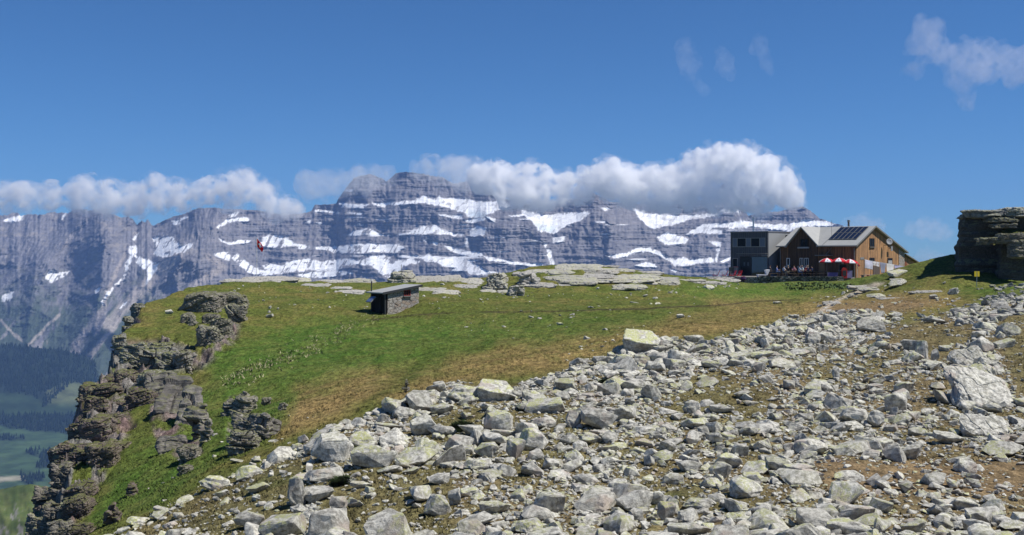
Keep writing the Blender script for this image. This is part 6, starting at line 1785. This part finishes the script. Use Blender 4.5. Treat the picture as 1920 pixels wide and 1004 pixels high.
boxes('body', [(-.33, .33, -.12, .12, 0, 1.0)], RED, e); mk('dome', lambda bm: bm_prism(bm, [(cos(t) * .33, 1.003 + sin(t) * .33) for t in np.linspace(0, pi, 9)], -.12, .12, 'y'), RED, e)
boxes('panel', [(-.22, .22, -.145, -.123, .32, .98)], plain('dark_menu_panel', (.06, .06, .07), .6, .2, .6, 0, 30), e)
e = empty('bench', (CX, CY, CZ), -TH, label='long low grey bench at the foot of the orange gable', cat='bench')
b0, b1 = sy(1606), sy(1664)
boxes('seat', [(LW + .5, LW + .95, b0, b1, .34, .42)], VERGE, e)
for q in np.linspace(b0 + .2, b1 - .2, 4): boxes('leg', [(LW + .55, LW + .9, q - .04, q + .04, -.2, .337)], VERGE, e)
for px, lab in ((1614, 'red bucket under the bench, nearer the lodge corner'), (1631.5, 'red bucket under the bench, nearer the laundry')):
    q = sy(px); pt = Matrix.Rotation(-TH, 4, 'Z') @ Vector((LW + 1.2, q - .4, 0)) + Vector((CX, CY, CZ))
    e = empty('bucket', (pt.x, pt.y, CZ + .02), 0, label=lab, cat='bucket'); tubes('pail', [((0, 0, 0), (0, 0, .34), .17)], RED, e, n=14)
    tubes('rim', [((0, 0, .34), (0, 0, .37), .19)], RED, e, n=14)
# red deck chairs
for px, Y, lab, rr in ((1341, 143.5, 'red deck chair, leftmost of the row left of the annex', .1), (1356.5, 143.3, 'red deck chair, second from the left in the row', .2), (1371.5, 143.0, 'red reclining deck chair in front of the dark locker', .5), (1383, 142.7, 'red reclining deck chair nearest the terrace wall corner', .9)):
    e = empty('deck_chair', (*T(px, Y), -2.87), rr - .3, label=lab, cat='deck chair', group='red deck chairs left of the terrace')
    mk('seat', lambda bm: bm_prism(bm, [(-.38, .34), (.28, .24), (.30, .28), (-.37, .39)], -.27, .27, 'y'), RED, e)
    mk('backrest', lambda bm: bm_prism(bm, [(.26, .27), (.31, .25), (.62, .95), (.57, .97)], -.27, .27, 'y'), RED, e)
    for s_ in (-.25, .25): tubes('leg', [((-.35, s_, 0), (.3, s_, .6), .02), ((.4, s_, 0), (-.1, s_, .55), .02)], STEEL, e)
# rail behind the deck chairs
e = empty('railing', (0, 0, 0), 0, label='thin metal railing behind the red deck chairs', cat='railing')
tubes('rail', [((*T(1322, 146), -2.15), (*T(1372, 146), -2.15), .02)], VERGE, e)
for q in (1322, 1338, 1354, 1370): tubes('post', [((*T(q, 146), -2.87), (*T(q, 146), -2.17), .022)], VERGE, e)
# dark rucksack-like bundle on the wall corner
def bundle(bm):
    bmesh.ops.create_icosphere(bm, subdivisions=3, radius=.32)
    for v in bm.verts: v.co = Vector((v.co.x * 1.1, v.co.y * .8, v.co.z * .9 + .05 * sin(v.co.x * 19)))
bd = mk('rucksack', bundle, cl('violet_fabric', (.06, .035, .10)), None, (*T(1393.5, 139.4), TZ - .18), True); tag(bd, 'dark violet rucksack leaning on the terrace wall corner', 'rucksack')
pk = mk('flap', lambda bm: bm_box(bm, -.22, .22, -.2, .2, .2, .27), cl('crimson_fabric', (.35, .03, .06)), bd)

# laundry
e = empty('washing_line', (0, 0, 0), 0, label='washing line stretched from the lodge gable to the grassy mound', cat='washing line')
LY = 137.0
def lp(u, v, Y=None): return px2w(xc1(u), zc1(v), LY - .5 + 7.5 * (u - 1345) / 377)
P0, P1 = lp(1345, 514), lp(1722, 578)
tubes('line', [(P0, P1, .012)], WHITEP, e, n=5)
tubes('post', [((P0[0], P0[1], -3.0), (P0[0], P0[1], P0[2] + .1), .03)], VERGE, e); tubes('post', [((P1[0], P1[1], -3.5), (P1[0], P1[1], P1[2] + .1), .03)], VERGE, e)
def cloth(u0, u1, vb0, vb1, colr, lab, seed, wedge=0):
    nx, nz = 18, 14; V = np.zeros((nz, nx, 3))
    for j in range(nz):
        for i in range(nx):
            a_ = i / (nx - 1); b_ = j / (nz - 1); u = u0 + (u1 - u0) * a_
            vt = 514 + (u - 1345) / 377 * 64; vb = vb0 + (vb1 - vb0) * a_
            uu = u + (wedge * (.5 - a_)) * b_ * (u1 - u0)
            x, y, z = lp(uu, vt + (vb - vt) * b_)
            V[j, i] = (x, y - .03 + .05 * sin(a_ * 9 + seed) * b_ + .02 * sin(b_ * 7 + seed), z)
    o = link('laundry', np_mesh('laundry', V.reshape(-1, 3), grid_faces(nz, nx), True), sheer('laundry_cloth', colr)); o.modifiers.new('t', 'SOLIDIFY').thickness = .01
    tag(o, lab, 'laundry')
cloth(1352, 1421, 592, 606, (.80, .81, .92), 'large pale lilac towel, first on the washing line', 1)
cloth(1424, 1452, 566, 570, (.88, .88, .90), 'small white cloth next to the large lilac towel', 2)
cloth(1455, 1480, 574, 580, (.86, .86, .90), 'small white cloth before the grey-blue shirt', 3)
cloth(1484, 1541, 638, 634, (.42, .45, .58), 'grey-blue shirt hanging in the middle of the washing line', 4, .5)
cloth(1543, 1614, 636, 628, (.92, .92, .92), 'bright white sheet on the washing line', 5, .2)
cloth(1616, 1712, 600, 592, (.60, .60, .82), 'wide lilac towel, last on the washing line', 6)

# flags
def flag(loc, h, w_, hh, lab, sag=.5, pole=True, Z0=0):
    e = empty('flag', loc, 0, label=lab, cat='flag')
    if pole: tubes('pole', [((0, 0, Z0), (0, 0, h), .035, 8, .02)] if False else [((0, 0, Z0), (0, 0, h), .03)], WHITEP, e)
    nx, nz = 16, 16; V = np.zeros((nz, nx, 3)); 
    for j in range(nz):
        for i in range(nx):
            a_ = i / (nx - 1); b_ = j / (nz - 1)
            V[j, i] = (.03 + w_ * a_ * (.55 + .2 * sin(b_ * 3)), .10 * sin(a_ * 10 + b_ * 3) * a_, h - .05 - hh * b_ - sag * hh * a_)
    o = link('cloth', np_mesh('cloth', V.reshape(-1, 3), grid_faces(nz, nx), True), sheer('flag_cloth', (.85, .02, .02)), e)
    cr = []
    for (a0, a1, b0, b1) in ((.42, .58, .2, .8), (.2, .42, .42, .58), (.58, .8, .42, .58)):
        cr.append((a0, a1, b0, b1))
    def f(bm):
        for off in (-.02, .02):
            for a0, a1, b0, b1 in cr:
                n = 4
                G = [[bm.verts.new((.03 + w_ * (a0 + (a1 - a0) * i / n) * (.55 + .2 * sin((b0 + (b1 - b0) * j / n) * 3)), .10 * sin((a0 + (a1 - a0) * i / n) * 10 + (b0 + (b1 - b0) * j / n) * 3) * (a0 + (a1 - a0) * i / n) + off, h - .05 - hh * (b0 + (b1 - b0) * j / n) - sag * hh * (a0 + (a1 - a0) * i / n))) for i in range(n + 1)] for j in range(n + 1)]
                for i in range(n):
                    for j in range(n): bm.faces.new((G[j][i], G[j][i + 1], G[j + 1][i + 1], G[j + 1][i]))
    mk('cross', f, WHITE, o)
g = ground_at(482, 519)
flag((px2w(481.5, 500, 121)[0], 121, 0), (HY - 447) / F * 121, .95, .85, 'red flag with a white cross drooping from a tall white pole on the left ridge', .75, True, (HY - 522) / F * 121)
flag((px2w(1607.5, 500, 137.6)[0], 137.6, 0), (HY - 494) / F * 137.6, .35, .32, 'small red flag with a white cross at the edge of the rightmost parasol', .2, True, -2.8)
# thin pole behind the shed, short post by the lodge meadow
tag(tubes('marker_pole', [((*T(752.5, 124), (HY - 532) / F * 124), (*T(752.5, 124), (HY - 496) / F * 124), .03)], VERGE), 'thin grey pole standing on the ridge behind the stone shed', 'pole')
# yellow trail sign
sx, syy = T(1831.5, 103); gz = float(ground_z(sx, syy))
e = empty('trail_sign', (sx, syy, gz), .15, label='yellow trail sign on a thin steel post in front of the dark cliff', cat='sign')
tubes('post', [((0, 0, -.2), (0, 0, (HY - 509) / F * 103 - gz), .03)], STEEL, e)
zt = (HY - 509) / F * 103 - gz
for s_ in (-1, 1): boxes('plate', [(min(s_ * .035, s_ * .26), max(s_ * .035, s_ * .26), -.03, .0, zt - .5, zt)], plain('yellow_paint', (.75, .56, .03), .5), e)

# ------------------------------------------------------------------ stone shed
ST_ = radians(52)
sx, syy = T(722.3, 96); sz = (HY - 591.6) / F * 96
shed = empty('stone_shed', (sx, syy, sz), -ST_, label='small stone shed with a sloping grey roof and dark wooden front set in the meadow', cat='shed')
SWd, SDp = 2.4, 3.5
hF = (HY - 549.7) / F * 96 - sz; hR = (HY - 537) / F * 98.1 - sz
mk('wall', lambda bm: (bm_prism(bm, [(0.25, -1), (SDp, -1), (SDp, hR - .05), (0.25, hF + .04)], -.3, 0, 'x'), bm_prism(bm, [(0.25, -1), (SDp, -1), (SDp, hR - .05), (.25, hF + .04)], -SWd, -SWd + .3, 'x'), bm_box(bm, -SWd + .3, -.3, SDp - .3, SDp, -1, hR - .06)), STONEW, shed)
boxes('front_boards', [(-SWd, -.003, 0.1, .247, -.9, hF + .0)], board_mat('near_black_boards', [(.022,.020,.020),(.016,.015,.015),(.010,.010,.010)]), shed)  # front boards in near-black tones
boxes('door', [(-1.75, -.85, .04, .097, -.3, 1.55)], board_mat('black_door_boards', [(.035,.033,.035),(.026,.025,.027),(.018,.018,.02)], .22), shed)
boxes('post', [(-.12, -.02, -.02, .09, -.4, hF)], DARKM, shed)
kS = (hR - hF) / SDp
rfs = mk('roof', lambda bm: bm_prism(bm, [(-.4, hF - .4 * kS), (SDp + .25, hR + .25 * kS), (SDp + .25, hR + .25 * kS + .1), (-.4, hF - .4 * kS + .1)], -SWd - .3, .22, 'x'), ROOFM, shed)
mk('fascia', lambda bm: bm_prism(bm, [(-.4, hF - .4 * kS - .08), (SDp + .25, hR + .25 * kS - .08), (SDp + .25, hR + .25 * kS + .12), (-.4, hF - .4 * kS + .12)], .223, .26, 'x'), DARKM, rfs)
cp = tubes('chimney', [((-SWd + .15, -.05, -.2), (-SWd + .15, -.05, (HY - 524.5) / F * 97.5 - sz), .06)], DARKM, shed)
tubes('chimney_cap', [((-SWd + .15, -.05, (HY - 528) / F * 97.5 - sz), (-SWd + .15, -.05, (HY - 523.5) / F * 97.5 - sz), .08)], WHITEP, cp)
sp = mk('solar_panel', lambda bm: bm_prism(bm, [(-.95, 1.15), (-.9, 1.1), (-.35, 1.55), (-.40, 1.60)], -1.75, -.9, 'x'), VERGE, shed)
mk('cells', lambda bm: bm_prism(bm, [(-.95, 1.17), (-.40, 1.62), (-.41, 1.63), (-.96, 1.18)], -1.72, -.93, 'x'), plain('blue_cells', (.10, .14, .26), .2, .6), sp)
tubes('bracket', [((-1.3, -.6, 1.4), (-1.3, .1, 1.6), .025)], DARKM, sp)
w0 = 2.05
window(shed, 1.9, 2.6, (HY - 555) / F * 97.6 - sz, (HY - 544) / F * 97.6 - sz, 0, 'y', plain('red_window_paint', (.22, .035, .025), .6), 3, out=1, fw=.06)

# ------------------------------------------------------------------ grass and herbs
def blades(name, pts, h, w_, cols, seed, mat, per=3, lean=.5):
    r = np.random.default_rng(seed); P = np.repeat(np.asarray(pts), per, 0); n = len(P); C = np.repeat(cols, per, 0)
    P = P + np.c_[r.normal(0, w_ * 1.5, (n, 2)), np.zeros(n)]
    a = r.uniform(0, 2 * pi, n); hh = h * r.uniform(.5, 1.4, n); ww = w_ * r.uniform(.6, 1.3, n)
    t = np.stack([r.normal(0, lean, n) * hh, r.normal(0, lean, n) * hh, hh], -1)
    s = np.stack([np.cos(a), np.sin(a), 0 * a], -1) * ww[:, None]
    V = np.stack([P - s - [0, 0, .02], P + s - [0, 0, .02], P + t * .6 + s * .5, P + t], 1)
    i = np.arange(n)[:, None] * 4
    f = np.concatenate([i + [0, 1, 2], i + [0, 2, 3]], 0)
    cc = np.repeat(C * r.uniform(.7, 1.35, (n, 1)), 4, 0)
    return link(name, np_mesh(name, V.reshape(-1, 3), f, False, cc), mat)
GB = N('grass_blades', .8, .15); GB.color(GB.attr('col')); _nz = GB.n('ShaderNodeCombineXYZ'); _nz.inputs[2].default_value = 1; GB.set(GB.b.inputs['Normal'], _nz.outputs[0]); GB = GB.m
r = np.random.default_rng(9)
n = 170000
t = r.uniform(-.47, .47, n); Y = np.exp(r.uniform(math.log(21), math.log(118), n)); x = t * Y
z = ground_z(x, Y); px, py = proj(x, Y, z)
sc_d = scree_density(px, py)
e_ = .6
sl_ = np.hypot(bil(GZ, x + e_, Y) - bil(GZ, x - e_, Y), bil(GZ, x, Y + e_) - bil(GZ, x, Y - e_)) / (2 * e_)
col = ground_colour(x, Y, z, sl_)
green = (col[:, 1] > col[:, 2] * 1.9)
keep = green & (r.uniform(0, 1, n) > sc_d * 1.6) & (fbm(x / 1.1, Y / 1.1, 300, 3) > -.25) & (bil(GD, x, Y) < -.3)
tag(blades('grass', np.stack([x, Y, z], -1)[keep], .055, .02, col[keep] * 1.3, 12, GB, 2, .8), kind='stuff')
# nettles and docks under the terrace wall
pxs = r.uniform(1475, 1600, 230); pys = 532.5 + r.uniform(0, 1, 230) ** 1.5 * 12
q = hit(pxs, pys)
tag(blades('tall_herbs', q, .17, .09, np.tile([[.13, .21, .07]], (len(q), 1)), 13, GB, 5, .6), kind='stuff')
# withered white docks in a slanting band
us = r.uniform(0, 1, 420); pxs = 425 + us * 285 + r.normal(0, 14, 420); pys = 722 - us * 128 + r.normal(0, 8, 420)
q = hit(pxs, pys)
tag(blades('withered_herbs', q, .14, .04, np.tile([[.32, .30, .18]], (len(q), 1)), 14, GB, 2, .8), kind='stuff')
# juniper and heather cushions
cu = []
for (px_, py_, w_, hh_, lab) in ((865,792,40,20,'dark green juniper cushion between pale boulders'),(640,905,30,12,'dark heather cushion below the large boulders'),(1135,715,14,8,'small dark juniper at the edge of the upper scree'),(1490,640,0,0,''),(645,850,24,14,'green bilberry cushion between the two very large boulders')):
    if not w_: continue
    g = ground_at(px_, py_ + hh_ * .3); Y = g[1]; W_ = w_ / F * Y; n = 900
    a = r.uniform(0, 2 * pi, n); q_ = np.sqrt(r.uniform(0, 1, n)); zz = np.sqrt(np.maximum(0, 1 - q_ ** 2)) * hh_ / F * Y * .8 * r.uniform(.3, 1, n)
    x_ = g[0] + np.cos(a) * q_ * W_ / 2; y_ = Y + np.sin(a) * q_ * W_ * .4; P = np.stack([x_, y_, ground_z(x_, y_) + zz], -1)
    o = blades('shrub', P, .09, .02, np.tile([[.040, .062, .020]], (n, 1)), int(px_), GB, 3, .9); tag(o, lab, 'shrub')
